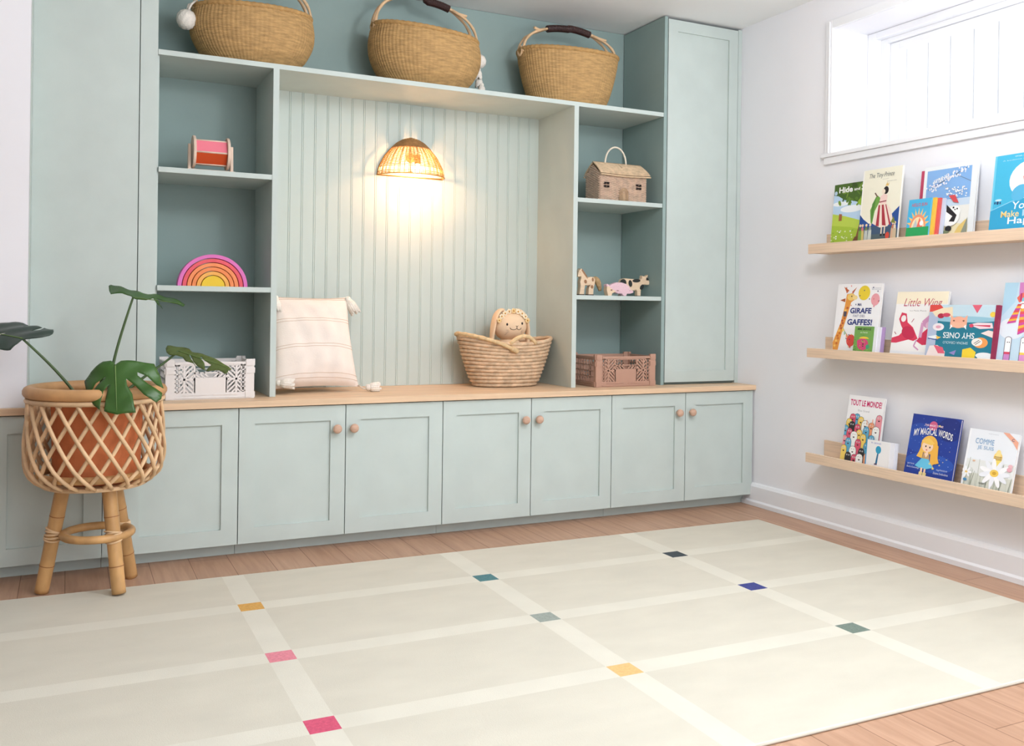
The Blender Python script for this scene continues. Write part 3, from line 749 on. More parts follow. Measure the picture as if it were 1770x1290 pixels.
part(M().tube([cBR, (-1.815, 0.2, Wt + 0.012), (-1.80, 0.20, Wt + 0.0185)], 0.003, 6), 'cord', COTTON, pw, smooth=True)

# ------------------------------------------------------------------ coiled palm basket with bunny
PALM = mat('palm_leaf_coil', (216, 186, 154), 0.7, 0.2, noise=0.30, nscale=34, stretch=(1, 1, 1.4), bump=0.6, bscale=120, bstretch=(1, 1, 0.4))
GX, GY = -1.145, 0.305
gb = thing('coiled_basket', 'coiled palm leaf basket in the niche with a stuffed bunny inside', 'basket', (GX, GY, Wt))
NC = 13; GH = 0.205
def gr(v): return smoothtab([(0, 0.135), (0.06, 0.150), (0.2, 0.164), (0.5, 0.187), (0.8, 0.206), (1, 0.219)], v)
cb = M()
for k in range(NC):
    v = (k + 0.5) / NC; r = gr(v); rad = GH / NC / 2 * 1.12
    def P_(a): 
        droop = 0.012 * v * v * cos(2 * a)
        return (GX + r * cos(a), GY + r * 0.62 * sin(a), Wt + 0.003 + v * GH + droop)
    K = 132
    cb.tube([P_(2 * pi * i / K) for i in range(K)], [rad * (1 + 0.07 * sin(i * 2.9 + k) + 0.05 * sin(i * 1.1 + 2 * k)) for i in range(K)], 8, closed=True)
cb.add([(GX + 0.135 * cos(2 * pi * i / 40), GY + 0.084 * sin(2 * pi * i / 40), Wt + 0.008) for i in range(40)], [tuple(range(40))])
part(cb, 'coiled_body', PALM, gb, smooth=True)
hb = M()
hp = bez((GX - 0.03, GY - 0.138, Wt + 0.168), (GX - 0.10, GY - 0.155, Wt + 0.20), (GX - 0.18, GY - 0.12, Wt + 0.225), (GX - 0.232, GY - 0.02, Wt + 0.232), 26)
hb.tube(hp, [0.0085 + 0.001 * sin(i * 1.7) for i in range(27)], 8)
hp = bez((GX - 0.232, GY - 0.02, Wt + 0.232), (GX - 0.236, GY + 0.05, Wt + 0.226), (GX - 0.17, GY + 0.11, Wt + 0.22), (GX - 0.10, GY + 0.125, Wt + 0.20), 16)
hb.tube(hp, 0.009, 8)
hb.tube([(GX - 0.04, GY - 0.143, Wt + 0.172), (GX - 0.008, GY - 0.142, Wt + 0.158)], 0.012, 8)
hb.tube(bez((GX - 0.04, GY - 0.135, Wt + 0.19), (GX + 0.0, GY - 0.145, Wt + 0.235), (GX + 0.05, GY - 0.145, Wt + 0.235), (GX + 0.085, GY - 0.13, Wt + 0.19), 16), 0.0088, 8)
part(hb, 'handle', mat('braided_palm_handle', (222, 192, 148), 0.7, 0.2, noise=0.2, nscale=60, bump=0.5, bscale=160), gb, smooth=True)

BUN = mat('beige_plush', (236, 206, 172), 0.95, 0.05, noise=0.04, nscale=40, bump=0.3, bscale=240)
BUNI = mat('dark_stitching', (38, 34, 36), 0.6)
BX, BY, BZ = -1.132, 0.290, 0.822
bn = thing('stuffed_bunny', 'stuffed bunny with a flower crown and stitched smile peeking out of the coiled basket', 'stuffed toy', (BX, BY, Wt + 0.02))
bd = M().ball((BX, BY, 0.675), (0.07, 0.055, 0.105), 24, 18)
part(bd, 'body', BUN, bn, smooth=True)
hd = part(M().ball((BX, BY, BZ), (0.076, 0.062, 0.067), 36, 26, fn=lambda a, b: 1 + 0.03 * cos(b) ** 4 * (1 if True else 0)), 'head', BUN, bn, smooth=True)
def headpt(dx, dz, off=0.001):
    k = 1 - (dx / 0.0782) ** 2 - (dz / 0.068) ** 2
    return Vector((BX + dx, BY - 0.0635 * math.sqrt(max(0.02, k)) - off, BZ + dz))
for dx in (-0.038, 0.034):
    part(M().ball(headpt(dx, 0.008 + 0.004 * (dx > 0)), (0.0042, 0.003, 0.006), 12, 8), 'eye', BUNI, hd, smooth=True)
mth = M()
mth.tube([headpt(-0.004 + 0.016 * cos(a) - 0.006, -0.006 + 0.009 * sin(a)) for a in [pi + pi * i / 10 for i in range(11)]], 0.0011, 5)
mth.tube([headpt(0.020 + 0.011 * cos(a) - 0.003, -0.006 + 0.009 * sin(a)) for a in [pi + pi * i / 10 for i in range(11)]], 0.0011, 5)
mth.tube([headpt(0.006, -0.004), headpt(0.001, 0.002)], 0.0011, 5).tube([headpt(0.006, -0.004), headpt(0.011, 0.003)], 0.0011, 5)
part(mth, 'mouth', BUNI, hd, smooth=True)
for sx in (-1, 1):
    whs = M()
    for k in range(3): whs.tube([headpt(sx * 0.030, -0.016 - k * 0.004), headpt(sx * 0.042, -0.018 - k * 0.010)], 0.0005, 4)
    part(whs, 'whisker', mat('grey_stitch', (150, 130, 115), 0.8), hd, smooth=True)
for sx in (-1, 1):
    er = M()
    pe = bez((BX + sx * 0.028, BY + 0.004, BZ + 0.068), (BX + sx * 0.068, BY, BZ + 0.080), (BX + sx * 0.088, BY - 0.012, BZ + 0.01), (BX + sx * (0.094 if sx < 0 else 0.082), BY - 0.018, BZ - 0.075), 18)
    def ear(u, v):
        i = int(round(v * 18)); p = pe[i]; wd = 0.007 + 0.020 * sin(pi * (0.12 + 0.78 * v)) ; a = 2 * pi * u
        q = pe[min(18, i + 1)] - pe[max(0, i - 1)]; q.normalize(); s1 = Vector((0, -1, 0)); s2 = q.cross(s1)
        return p + s1 * sin(a) * wd + s2 * cos(a) * 0.008
    er.grid(ear, 14, 18, True)
    er.add([ear(i / 14, 1) for i in range(14)], [tuple(range(14))])
    part(er, 'ear', BUN, bn, smooth=True)
fc = M(); rnd = random.Random(8)
for i in range(9):
    a = radians(22 + 17 * i)
    c_ = Vector((BX + 0.074 * cos(a), BY - 0.036, BZ + 0.068 * sin(a) * 0.98))
    if i % 3 == 1:
        fc.ball(c_, (0.008, 0.006, 0.006), 8, 6, mi=2)
    for k in range(6):
        b = 2 * pi * k / 6 + i
        fc.ball(c_ + Vector((0.0072 * cos(b), -0.004, 0.0072 * sin(b))), (0.0052, 0.0028, 0.0052), 8, 6, mi=0 if i % 4 else 1)
    fc.ball(c_ + Vector((0, -0.007, 0)), 0.0036, 8, 6, mi=3)
part(fc, 'flower_crown', [flat((244, 226, 196)), flat((236, 204, 150)), flat((122, 108, 48)), flat((214, 160, 70))], hd, smooth=True)

# ------------------------------------------------------------------ rattan house bag
hs_ = thing('house_bag', 'small rattan toy house with roof lid and arched handle on the right upper shelf', 'toy', (-0.635, 0.22, 1.387))
WICK = mat('pale_wicker', (230, 202, 178), 0.65, 0.2, noise=0.22, nscale=50)
hx0, hx1, hy0, hy1, hz0, hzw, hzr = -0.752, -0.508, 0.165, 0.285, 1.3875, 1.512, 1.568
wv = M()
def wicker_wall(O, U, w, h, gable=0, skip=None):
    O, U = Vector(O), Vector(U); Nn = U.cross(Vector((0, 0, 1)))
    ns = max(4, int(w / 0.0115))
    def hz(x_): return h + (gable * (1 - abs(2 * x_ / w - 1)))
    wv.grid(lambda u, v: O + U * (u * w) + Vector((0, 0, v * hz(u * w))) - Nn * 0.001, 12, 1)
    nrow = 24
    for r_ in range(nrow + (8 if gable else 0)):
        z_ = h * (r_ + 0.5) / nrow
        x0_ = 0; x1_ = w
        if z_ > h:
            kk = (z_ - h) / gable * w / 2
            x0_, x1_ = kk, w - kk
            if x1_ - x0_ < 0.01: continue
        P = []
        K = max(8, int((x1_ - x0_) / w * ns * 4))
        for i in range(K + 1):
            x_ = x0_ + (x1_ - x0_) * i / K
            P.append(O + U * x_ + Vector((0, 0, z_)) + Nn * (0.0028 + 0.0030 * sin(pi * x_ / (w / ns) + pi * (r_ % 2))))
        wv.tube(P, 0.0021, 4)
wicker_wall((hx0, hy0, hz0), (1, 0, 0), hx1 - hx0, hzw - hz0)
wicker_wall((hx1, hy0, hz0), (0, 1, 0), hy1 - hy0, hzw - hz0, gable=0.045)
wicker_wall((hx0, hy1, hz0), (0, -1, 0), hy1 - hy0, hzw - hz0, gable=0.045)
wicker_wall((hx1, hy1, hz0), (-1, 0, 0), hx1 - hx0, hzw - hz0)
part(wv, 'wall', WICK, hs_, smooth=True)
rf = M(); nrw = 15
ym = (hy0 + hy1) / 2
def roofp(x_, s_):   # s_ 0 front eave .. 1 ridge
    y_ = hy0 - 0.014 + (ym - hy0 + 0.014) * s_
    z_ = hzw - 0.006 + (hzr - hzw + 0.006) * (s_ ** 0.72)
    return y_, z_
for sd in (0, 1):
    for r_ in range(nrw):
        s_ = r_ / (nrw - 1)
        P = []
        for i in range(41):
            x_ = hx0 - 0.006 + (hx1 - hx0 + 0.024) * i / 40 if sd == 0 else hx0 - 0.006 + (hx1 - hx0 + 0.024) * i / 40
            y_, z_ = roofp(x_, s_)
            if sd: y_ = 2 * ym - y_
            P.append((x_ - 0.010 * s_ * (1 if i > 20 else -0.3), y_, z_ - 0.004 * math.sin(pi * i / 40) * (1 - s_)))
        rf.tube(P, 0.0036, 5)
part(rf, 'roof', mat('roof_wicker', (218, 190, 156), 0.65, 0.2, noise=0.22, nscale=50), hs_, smooth=True)
part(M().tube([(-0.634 + 0.056 * cos(a), ym, hzr - 0.006 + 0.082 * max(0.0, sin(a)) ** 0.9) for a in [pi * i / 24 for i in range(25)]], 0.0042, 8), 'handle', mat('white_cane_handle', (238, 226, 206), 0.5, 0.3), hs_, smooth=True)
BLK = mat('dark_opening', (42, 34, 30), 0.8)
for wx in (-0.722, -0.551):
    wn = M()
    for ix in (0, 1):
        for iz in (0, 1):
            wn.box(wx + ix * 0.0150 - 0.012, wx + ix * 0.0150 - 0.0020, hy0 - 0.0105, hy0 - 0.002, 1.4475 + iz * 0.0145, 1.4475 + iz * 0.0145 + 0.0095)
    part(wn, 'window', BLK, hs_)
dr = M()
dx_ = -0.630
for rr_ in (0.022, 0.0175, 0.013, 0.0085):
    dr.tube([(dx_ - rr_, hy0 - 0.0085, hz0 + 0.006)] + [(dx_ + rr_ * cos(a), hy0 - 0.0085, hz0 + 0.040 + rr_ * sin(a)) for a in [pi - pi * i / 14 for i in range(15)]] + [(dx_ + rr_, hy0 - 0.0085, hz0 + 0.006)], 0.0021, 5)
dr.box(dx_ - 0.016, dx_ + 0.016, hy0 - 0.0085, hy0 - 0.002, hz0 + 0.005, hz0 + 0.042)
dr.tube([(dx_ - 0.024, hy0 - 0.006, hz0 + 0.004), (dx_ - 0.024, hy0 - 0.006, hz0 + 0.022)], 0.0018, 5)
part(dr, 'door', mat('door_wicker', (196, 164, 132), 0.65, 0.2, noise=0.25, nscale=60), hs_, smooth=True)

# ------------------------------------------------------------------ wooden animals
TOYW = mat('toy_maple', (232, 204, 172), 0.55, 0.3, noise=0.08, nscale=30, stretch=(1, 1, 6))
def on_face(t, name, ells, y, mm, par, n=18):
    """painted patches slightly proud of the flank"""
    for (cx_, cz_, rx_, rz_, rot) in ells:
        o = M()
        o.prism([(cx_ + rx_ * cos(a) * cos(rot) - rz_ * sin(a) * sin(rot), y - 0.0006, cz_ + rx_ * cos(a) * sin(rot) + rz_ * sin(a) * cos(rot)) for a in [2 * pi * i / n for i in range(n)]], (0, 0.0008, 0))
        part(o, name, mm, par)
def animal(name, label, pts, x0, z0, sc, y, th, mm, facing=1, bev=0.003, zs=1.0):
    t = thing(name, label, 'toy', (x0, y + th / 2, z0), 'wooden farm animals on the right shelf')
    P = [(x0 + facing * px_ * sc, y, z0 + pz_ * sc * zs) for px_, pz_ in pts]
    part(M().prism(P, (0, th, 0)), 'body', mm, t, bevel=bev, segs=3)
    return t, (lambda px_, pz_: (x0 + facing * px_ * sc, z0 + pz_ * sc * zs))
# horse (coordinates in cm, facing left)
horse = [(0.4, 0), (3.0, 0), (3.3, 3.2), (3.6, 4.6), (5.0, 4.4), (6.4, 4.8), (5.4, 3.0), (5.2, 0), (7.8, 0), (8.0, 3.0), (8.6, 5.2), (8.7, 7.2), (8.0, 8.3), (6.6, 8.5), (5.0, 8.0), (4.1, 8.4), (3.2, 10.0), (2.2, 11.4), (1.3, 12.2), (0.9, 11.5), (0.2, 11.0), (-0.2, 9.6), (-0.4, 8.6), (0.3, 8.1), (1.3, 8.6), (1.4, 7.6), (0.9, 6.0), (1.2, 4.4), (0.9, 2.2)]
t, f_ = animal('wooden_horse', 'wooden toy horse with brown mane and spots behind the pig, beside the shelf divider', horse, -0.836, 0.962, 0.01, 0.200, 0.028, TOYW)
BR = mat('brown_toy_paint', (158, 116, 84), 0.6); BRD = mat('dark_hoof_paint', (64, 50, 44), 0.6)
on_face(t, 'patch', [(*f_(3.6, 6.2), 0.007, 0.009, 0.3), (*f_(7.4, 7.2), 0.005, 0.009, 0.1), (*f_(7.0, 3.9), 0.007, 0.008, 0.2)], 0.200, BR, t)
part(M().prism([(f_(x_, z_)[0], 0.199, f_(x_, z_)[1]) for x_, z_ in ((1.9, 11.8), (3.2, 10.3), (4.6, 8.4), (4.7, 7.4), (3.4, 8.8), (2.4, 10.0), (1.5, 11.2))], (0, 0.030, 0)), 'mane', BR, t, bevel=0.001)
for q0, q1 in ((0.35, 3.05), (5.15, 7.85)):
    part(M().box(f_(q0, 0)[0], f_(q1, 0)[0], 0.1985, 0.2295, 0.9621, 0.967), 'hoof', BRD, t)
part(M().tube(bez((f_(8.3, 0)[0], 0.214, f_(0, 7.6)[1]), (f_(10, 0)[0], 0.214, f_(0, 8.0)[1]), (f_(11.0, 0)[0], 0.212, f_(0, 6.5)[1]), (f_(12.0, 0)[0], 0.212, f_(0, 2.2)[1]), 14), [0.007 + 0.008 * sin(pi * i / 14) for i in range(15)], 8), 'tail', mat('tan_tail', (190, 158, 116), 0.8, 0.1, noise=0.3, nscale=90), t, smooth=True)
part(M().ball((f_(0.75, 0)[0], 0.1995, f_(0, 10.3)[1]), (0.0012, 0.001, 0.0015), 8, 6), 'eye', BLK, t)
# cow (facing right)
cow = [(0.2, 0), (2.2, 0), (2.6, 2.2), (4.0, 3.1), (8.2, 3.0), (9.6, 3.4), (10.2, 2.6), (10.3, 0), (12.3, 0), (12.5, 3.0), (13.1, 5.2), (14.2, 6.2), (17.0, 6.1), (18.0, 6.6), (17.8, 7.8), (16.4, 9.4), (16.9, 11.4), (15.3, 10.5), (14.0, 10.4), (13.2, 11.0), (13.0, 9.2), (12.0, 8.6), (8.0, 8.9), (3.0, 9.2), (0.8, 8.7), (-0.2, 7.0), (0.0, 4.0)]
t, f_ = animal('wooden_cow', 'black and cream wooden toy cow with horns standing behind the pig', cow, -0.605, 0.962, 0.0090, 0.215, 0.024, TOYW)
BLP = mat('black_toy_paint', (44, 46, 44), 0.55)
on_face(t, 'patch', [(*f_(1.6, 6.9), 0.017, 0.017, 0.5), (*f_(5.9, 6.6), 0.010, 0.016, 0.2), (*f_(9.6, 8.1), 0.022, 0.008, 0.05), (*f_(13.0, 4.9), 0.009, 0.014, -0.7)], 0.215, BLP, t)
part(M().ball((f_(15.6, 0)[0], 0.2145, f_(0, 8.7)[1]), (0.0018, 0.001, 0.0018), 8, 6), 'eye', BLP, t)
part(M().prism([(f_(x_, 0)[0], 0.216, f_(0, z_)[1]) for x_, z_ in ((15.7, 9.9), (16.6, 9.3), (16.7, 8.6), (16.0, 8.4), (15.6, 9.2))], (0, -0.006, 0)), 'ear', BLP, t)
for q0, q1 in ((10.25, 12.35), (0.15, 2.25)):
    part(M().box(f_(q0, 0)[0], f_(q1, 0)[0], 0.2145, 0.2395, 0.9621, 0.9660), 'hoof', BLP, t)
# pig (facing right)
pig = [(1.2, 0), (3.0, 0), (3.4, 1.4), (4.6, 1.9), (6.8, 1.2), (8.6, 1.2), (9.6, 0), (11.0, 0), (11.3, 1.2), (12.8, 1.2), (14.3, 1.7), (14.9, 2.2), (14.5, 3.2), (13.2, 3.5), (12.6, 5.2), (11.0, 6.6), (8.6, 7.4), (5.6, 7.4), (3.0, 6.2), (1.8, 5.4), (1.2, 6.6), (0.2, 6.0), (0.6, 5.0), (0.6, 3.0)]
t, f_ = animal('wooden_pig', 'pink patterned wooden toy pig standing in front of the cow', pig, -0.724, 0.9620, 0.0100, 0.150, 0.026, mat('pink_spotted_paint', (232, 196, 204), 0.6, 0.2, noise=0.18, nscale=300), zs=0.82)
part(M().prism([(f_(x_, 0)[0], 0.1488, f_(0, z_)[1]) for x_, z_ in ((0.5, 3.0), (0.6, 4.8), (1.4, 5.3), (2.2, 4.4), (4.4, 3.0), (5.6, 2.2), (4.6, 1.9), (3.4, 1.4), (3.0, 0.0), (1.2, 0.0))], (0, 0.0284, 0)), 'hindquarter', TOYW, t, label='unpainted pale wood')
on_face(t, 'patch', [(*f_(2.9, 3.1), 0.0045, 0.0032, 0), (*f_(6.2, 2.9), 0.006, 0.0018, -0.1)], 0.1485, mat('mauve_brown_paint', (150, 112, 108), 0.6), t)
part(M().ball((f_(12.7, 0)[0], 0.1495, f_(0, 3.0)[1]), (0.0012, 0.001, 0.0012), 8, 6), 'eye', BLK, t)

# ------------------------------------------------------------------ rainbow stacker
rb = thing('rainbow_stacker', 'wooden rainbow stacking toy in pink, red, orange and yellow arches', 'toy', (-2.405, 0.2, 0.966))
RCOL = [(224, 116, 186), (232, 92, 104), (246, 146, 92), (244, 142, 84), (246, 178, 88), (240, 200, 52)]
ro = 0.124; RY0 = 0.172; RTH = 0.052
for i, cc in enumerate(RCOL):
    r1 = ro - i * 0.0165; r0 = r1 - 0.0140
    mm = mat('rainbow_paint_%d' % i, cc, 0.5, 0.3)
    n = 40
    if i < 5:
        o = M()
        def ring(u, v): return None
        vs = []
        for y_ in (RY0, RY0 + RTH):
            for rr_ in (r0, r1):
                for k in range(n + 1):
                    a = pi * k / n; vs.append((-2.405 + rr_ * cos(a), y_, 0.9662 + rr_ * 0.955 * sin(a)))
        N1 = n + 1; fs = []
        for k in range(n):
            fs += [(k, k + 1, N1 + k + 1, N1 + k), (2 * N1 + k, 3 * N1 + k, 3 * N1 + k + 1, 2 * N1 + k + 1), (k, 2 * N1 + k, 2 * N1 + k + 1, k + 1), (N1 + k, N1 + k + 1, 3 * N1 + k + 1, 3 * N1 + k)]
        for k in (0, n): fs.append((k, N1 + k, 3 * N1 + k, 2 * N1 + k))
        o.add(vs, fs)
    else:
        o = M().prism([(-2.405 + r1 * cos(pi * k / n), RY0, 0.9662 + r1 * 0.955 * sin(pi * k / n)) for k in range(n + 1)], (0, RTH, 0))
    part(o, 'arch', mm, rb, bevel=0.0012, label=['pink outer arch', 'red arch', 'light orange arch', 'orange arch', 'amber arch', 'solid yellow half round'][i])

# ------------------------------------------------------------------ rattle drum
dm = thing('spinning_drum', 'wooden spinning drum toy with pink and orange felt panels on the left upper shelf', 'toy', (-2.415, 0.2, 1.387))
PALE = mat('pale_toy_wood', (228, 204, 184), 0.55, 0.3, noise=0.08, nscale=30)
part(M().box(-2.500, -2.332, 0.165, 0.235, 1.3872, 1.395), 'base', PALE, dm, bevel=0.001)
for x_ in (-2.496, -2.346):
    part(M().prism([(x_, 0.185, 1.395), (x_, 0.215, 1.395), (x_, 0.208, 1.490), (x_, 0.192, 1.490)], (0.010, 0, 0)), 'upright', PALE, dm, bevel=0.001)
def disc(x0, x1, r, n=32, c=(0.2, 1.462)): return M().prism([(x0, c[0] + r * cos(2 * pi * i / n), c[1] + r * sin(2 * pi * i / n)) for i in range(n)], (x1 - x0, 0, 0))
for x_ in (-2.482, -2.362):
    part(disc(x_, x_ + 0.010, 0.060), 'wheel', PALE, dm, bevel=0.002)
cols6 = [(240, 132, 148), (208, 84, 44), (236, 190, 80), (226, 116, 150), (240, 160, 110), (200, 90, 60)]
for i in range(6):
    a0 = radians(205 - i * 60); a1 = a0 - radians(60)
    # local angle: 180 deg faces the room (-Y)
    q = lambda a, r: (0.2 + r * cos(a), 1.462 + r * sin(a))
    p0, p1 = q(a0 + radians(-5) + radians(-60) * -1 * 0 - radians(40), 0.05), None
    s0 = radians(129 + i * 60); s1 = s0 + radians(54)
    y0_, z0_ = q(s0, 0.050); y1_, z1_ = q(s1, 0.050)
    y2_, z2_ = q(s1, 0.046); y3_, z3_ = q(s0, 0.046)
    part(M().prism([(-2.471, y0_, z0_), (-2.471, y1_, z1_), (-2.471, y2_, z2_), (-2.471, y3_, z3_)], (0.108, 0, 0)), 'felt_panel', mat('felt_%d' % i, cols6[i], 0.9, 0.1), dm)
    yy, zz = q(s0 - radians(3), 0.050)
    part(M().tube([(-2.472, yy, zz), (-2.362, yy, zz)], 0.0032, 8), 'dowel', PALE, dm, smooth=True)

# ------------------------------------------------------------------ picture ledges on the right wall
LEDGE = {'T': (1.1421, 1.1822), 'M': (0.7125, 0.7503), 'B': (0.2765, 0.3157)}
for key, lab in (('T', 'top birch picture ledge below the window, holding a row of picture books'), ('M', 'middle birch picture ledge on the right wall'), ('B', 'lowest birch picture ledge on the right wall, above the baseboard')):
    z0, z1 = LEDGE[key]
    t = thing('picture_ledge', lab, 'shelf', (-0.05, -1.4, z0), 'birch picture ledges on the right wall')
    part(M().box(-0.1150, -0.1035, -2.45, -0.455, z0, z1), 'front_lip', BIRCH, t, bevel=0.0012)
    part(M().box(-0.1035, -0.0005, -2.45, -0.455, z0 + 0.002, z0 + 0.013), 'bottom_board', BIRCH, t)
    part(M().box(-0.0125, -0.0006, -2.45, -0.455, z0 + 0.013, z1 + 0.046), 'back_board', BIRCH, t, bevel=0.0008)

# ------------------------------------------------------------------ books
PAGES = mat('book_pages', (236, 232, 224), 0.85, 0.1, noise=0.06, nscale=300, stretch=(1, 1, 1))
def clip_poly(P, x0=0.0, x1=1.0, y0=0.0, y1=1.0):
    for ax, lim, sg in ((0, x0, 1), (0, x1, -1), (1, y0, 1), (1, y1, -1)):
        out = []
        for i in range(len(P)):
            a, b = P[i], P[(i + 1) % len(P)]
            ia, ib = sg * (a[ax] - lim) >= 0, sg * (b[ax] - lim) >= 0
            if ia != ib:
                k = (lim - a[ax]) / (b[ax] - a[ax]); c_ = (a[0] + (b[0] - a[0]) * k, a[1] + (b[1] - a[1]) * k)
            if ia:
                out.append(a)
                if not ib: out.append(c_)
            elif ib: out.append(c_)
        P = out
        if len(P) < 3: return None
    return P
def ell(cx_, cy_, rx_, ry_, col, rot=0, a0=0, a1=360, n=26):
    return ('poly', [(cx_ + rx_ * cos(radians(a)) * cos(rot) - ry_ * sin(radians(a)) * sin(rot), cy_ + rx_ * cos(radians(a)) * sin(rot) + ry_ * sin(radians(a)) * cos(rot)) for a in [a0 + (a1 - a0) * i / n for i in range(n if a1 - a0 == 360 else n + 1)]], col)
def rect(x0, y0, x1, y1, col): return ('poly', [(x0, y0), (x1, y0), (x1, y1), (x0, y1)], col)
def poly(pts, col): return ('poly', pts, col)
def line(pts, w_, col, asp=1.0): return ('line', pts, w_, col, asp)
def text(s_, x, y, w_, h_, col, shear=0.0, bold=0.0, rot=0.0, arc=0.0): return ('text', s_, x, y, w_, h_, col, shear, bold, rot, arc)
def book(label, ledge, yl, yr, zb, zt, cover, art, xb=-0.096, xt=-0.060, th=0.010, spine=None, thing_tilt=0.0, round_=False):
    """yl/yr: left and right edge (Y) as seen from the room, standing on the ledge and leaning to the wall"""
    z0 = LEDGE[ledge][0] + 0.0135
    w = yl - yr; h_ = math.hypot(zt - z0, xt - xb)
    O = Vector((xb, yl, z0)); U = Vector((0, -1, 0)); V = Vector((xt - xb, 0, zt - z0)).normalized()
    Nn = Vector((V.z, 0, -V.x))      # points back to the wall
    O = O + Vector((0, 0, 0.0005 + th * V.x))
    t = thing('picture_book', label, 'book', tuple(O + U * w / 2 + Vector((0, 0, 0))), None)
    def P3(x, y, d): return O + U * x + V * y + Nn * d
    v0 = (LEDGE[ledge][1] - z0 - 0.0) / h_    # strip hidden behind the lip of the ledge stays plain
    def slab(m_, x0, x1, y0, y1, d0, d1, mi=0):
        m_.hexa([P3(x0, y0, d0), P3(x1, y0, d0), P3(x1, y1, d0), P3(x0, y1, d0), P3(x0, y0, d1), P3(x1, y0, d1), P3(x1, y1, d1), P3(x0, y1, d1)], mi)
    cm = flat(cover); cv = M()
    slab(cv, 0, w, 0, h_, 0, 0.0018); slab(cv, 0, w, 0, h_, th - 0.0018, th)
    sp = spine or cover
    right = thing_tilt == 1
    xs0, xs1 = (w - 0.002, w) if right else (0, 0.002)
    slab(cv, xs0, xs1, 0, h_, 0.0018, th - 0.0018)
    co = part(cv, 'cover', cm, t)
    pg = M(); slab(pg, 0.0022, w - 0.0022, 0.002, h_ - 0.003, 0.0019, th - 0.0019)
    part(pg, 'pages', PAGES, t)
    if not art: return t
    am = M(); mats = []; idx = {}
    d = [-0.00005]
    def mi_of(c_):
        c_ = tuple(c_)
        if c_ not in idx: idx[c_] = len(mats); mats.append(flat(c_))
        return idx[c_]
    def emit(P, col):
        P = clip_poly(P)
        if P: P = [(x, 0.0 if y < 1e-6 else v0 + y * (1 - v0)) for x, y in P]
        if not P: return
        am.add([P3(x * w, y * h_, d[0]) for x, y in P], [tuple(range(len(P)))], mi_of(col)); d[0] -= 0.00003
    for s_ in art:
        if s_[0] == 'poly': emit(s_[1], s_[2])
        elif s_[0] == 'line':
            _, pts, lw, col, asp = s_
            for a, b in zip(pts[:-1], pts[1:]):
                dx, dy = (b[0] - a[0]) * w, (b[1] - a[1]) * h_; l_ = math.hypot(dx, dy) or 1
                nx, ny = -dy / l_ * lw / 2 * w, dx / l_ * lw / 2 * w
                emit([(a[0] + nx / w, a[1] + ny / h_), (b[0] + nx / w, b[1] + ny / h_), (b[0] - nx / w, b[1] - ny / h_), (a[0] - nx / w, a[1] - ny / h_)], col)
        else:
            _, st, x, y, tw, thh, col, shear, bold, rot, arc = s_
            vs, fs = text_mesh(st, bold, shear)
            if not vs: continue
            mx0, mx1 = min(v[0] for v in vs), max(v[0] for v in vs); my0, my1 = min(v[1] for v in vs), max(v[1] for v in vs)
            q = []
            for vx, vy in vs:
                a = (vx - mx0) / (mx1 - mx0) * tw; b = (vy - my0) / (my1 - my0) * thh
                if arc: b += arc * (1 - (2 * a / tw - 1) ** 2)
                ra = a * w * cos(rot) - b * h_ * sin(rot); rb_ = a * w * sin(rot) + b * h_ * cos(rot)
                q.append((x + ra / w, y + rb_ / h_))
            keep = [f_ for f_ in fs if all(-0.001 <= q[i][0] <= 1.001 and -0.001 <= q[i][1] <= 1.001 for i in f_)]
            am.add([P3(a * w, (v0 + b * (1 - v0)) * h_, d[0]) for a, b in q], keep, mi_of(col)); d[0] -= 0.00003
    part(am, 'cover_art', mats, t)
    return t
K_ = (34, 34, 40); WHT = (246, 246, 246)
rnd = random.Random(5)
# --- top ledge
g1, g2, g3 = (72, 104, 44), (118, 152, 58), (92, 128, 50)
a_ = [rect(0, 0, 1, 1, (186, 214, 240)), ell(0.5, 0.56, 0.3, 0.06, (240, 246, 250)), ell(0.2, 0.66, 0.22, 0.04, (240, 246, 250)),
      poly([(0, 0), (1, 0), (1, 0.26), (0.7, 0.36), (0.35, 0.44), (0, 0.50)], (186, 210, 84)), poly([(0, 0), (1, 0), (1, 0.14), (0.5, 0.25), (0, 0.30)], (168, 198, 66)),
      poly([(0, 1), (1, 1), (1, 0.52), (0.8, 0.62), (0.5, 0.70), (0.3, 0.72), (0.12, 0.80), (0, 0.82)], g1)]
for i in range(40): a_.append(ell(rnd.uniform(0.15, 1), 0.66 + rnd.uniform(-0.04, 0.3), rnd.uniform(0.03, 0.08), rnd.uniform(0.015, 0.04), rnd.choice([g1, g2, g3, (60, 84, 40)]), rnd.uniform(0, 3)))
a_ += [ell(0.80, 0.66, 0.14, 0.07, (150, 190, 60)), poly([(0.60, 0), (0.78, 0.0), (0.84, 0.30), (0.88, 0.60), (0.78, 0.60), (0.74, 0.30)], (136, 92, 62)), poly([(0.5, 0), (0.85, 0), (0.74, 0.08), (0.64, 0.08)], (124, 82, 56)),
       poly([(0.18, 0.37), (0.26, 0.37), (0.26, 0.48), (0.18, 0.49)], (160, 98, 62))]
for i in range(26): a_.append(ell(rnd.uniform(0, 0.6), rnd.uniform(0.02, 0.2), 0.02, 0.012, rnd.choice([WHT, (220, 230, 180), (140, 176, 60)])))
a_ += [text('Hide', 0.14, 0.845, 0.36, 0.10, WHT, 0, 0.03), text('and', 0.54, 0.86, 0.15, 0.05, WHT, 0, 0.02), text('Seek', 0.73, 0.85, 0.40, 0.10, WHT, 0, 0.03), ell(0.06, 0.85, 0.04, 0.035, (180, 206, 226))]
book('picture book with a tree and meadow, leftmost on the top ledge', 'T', -0.541, -0.74, 0, 1.421, (92, 124, 60), a_, xb=-0.079, xt=-0.055, th=0.008)
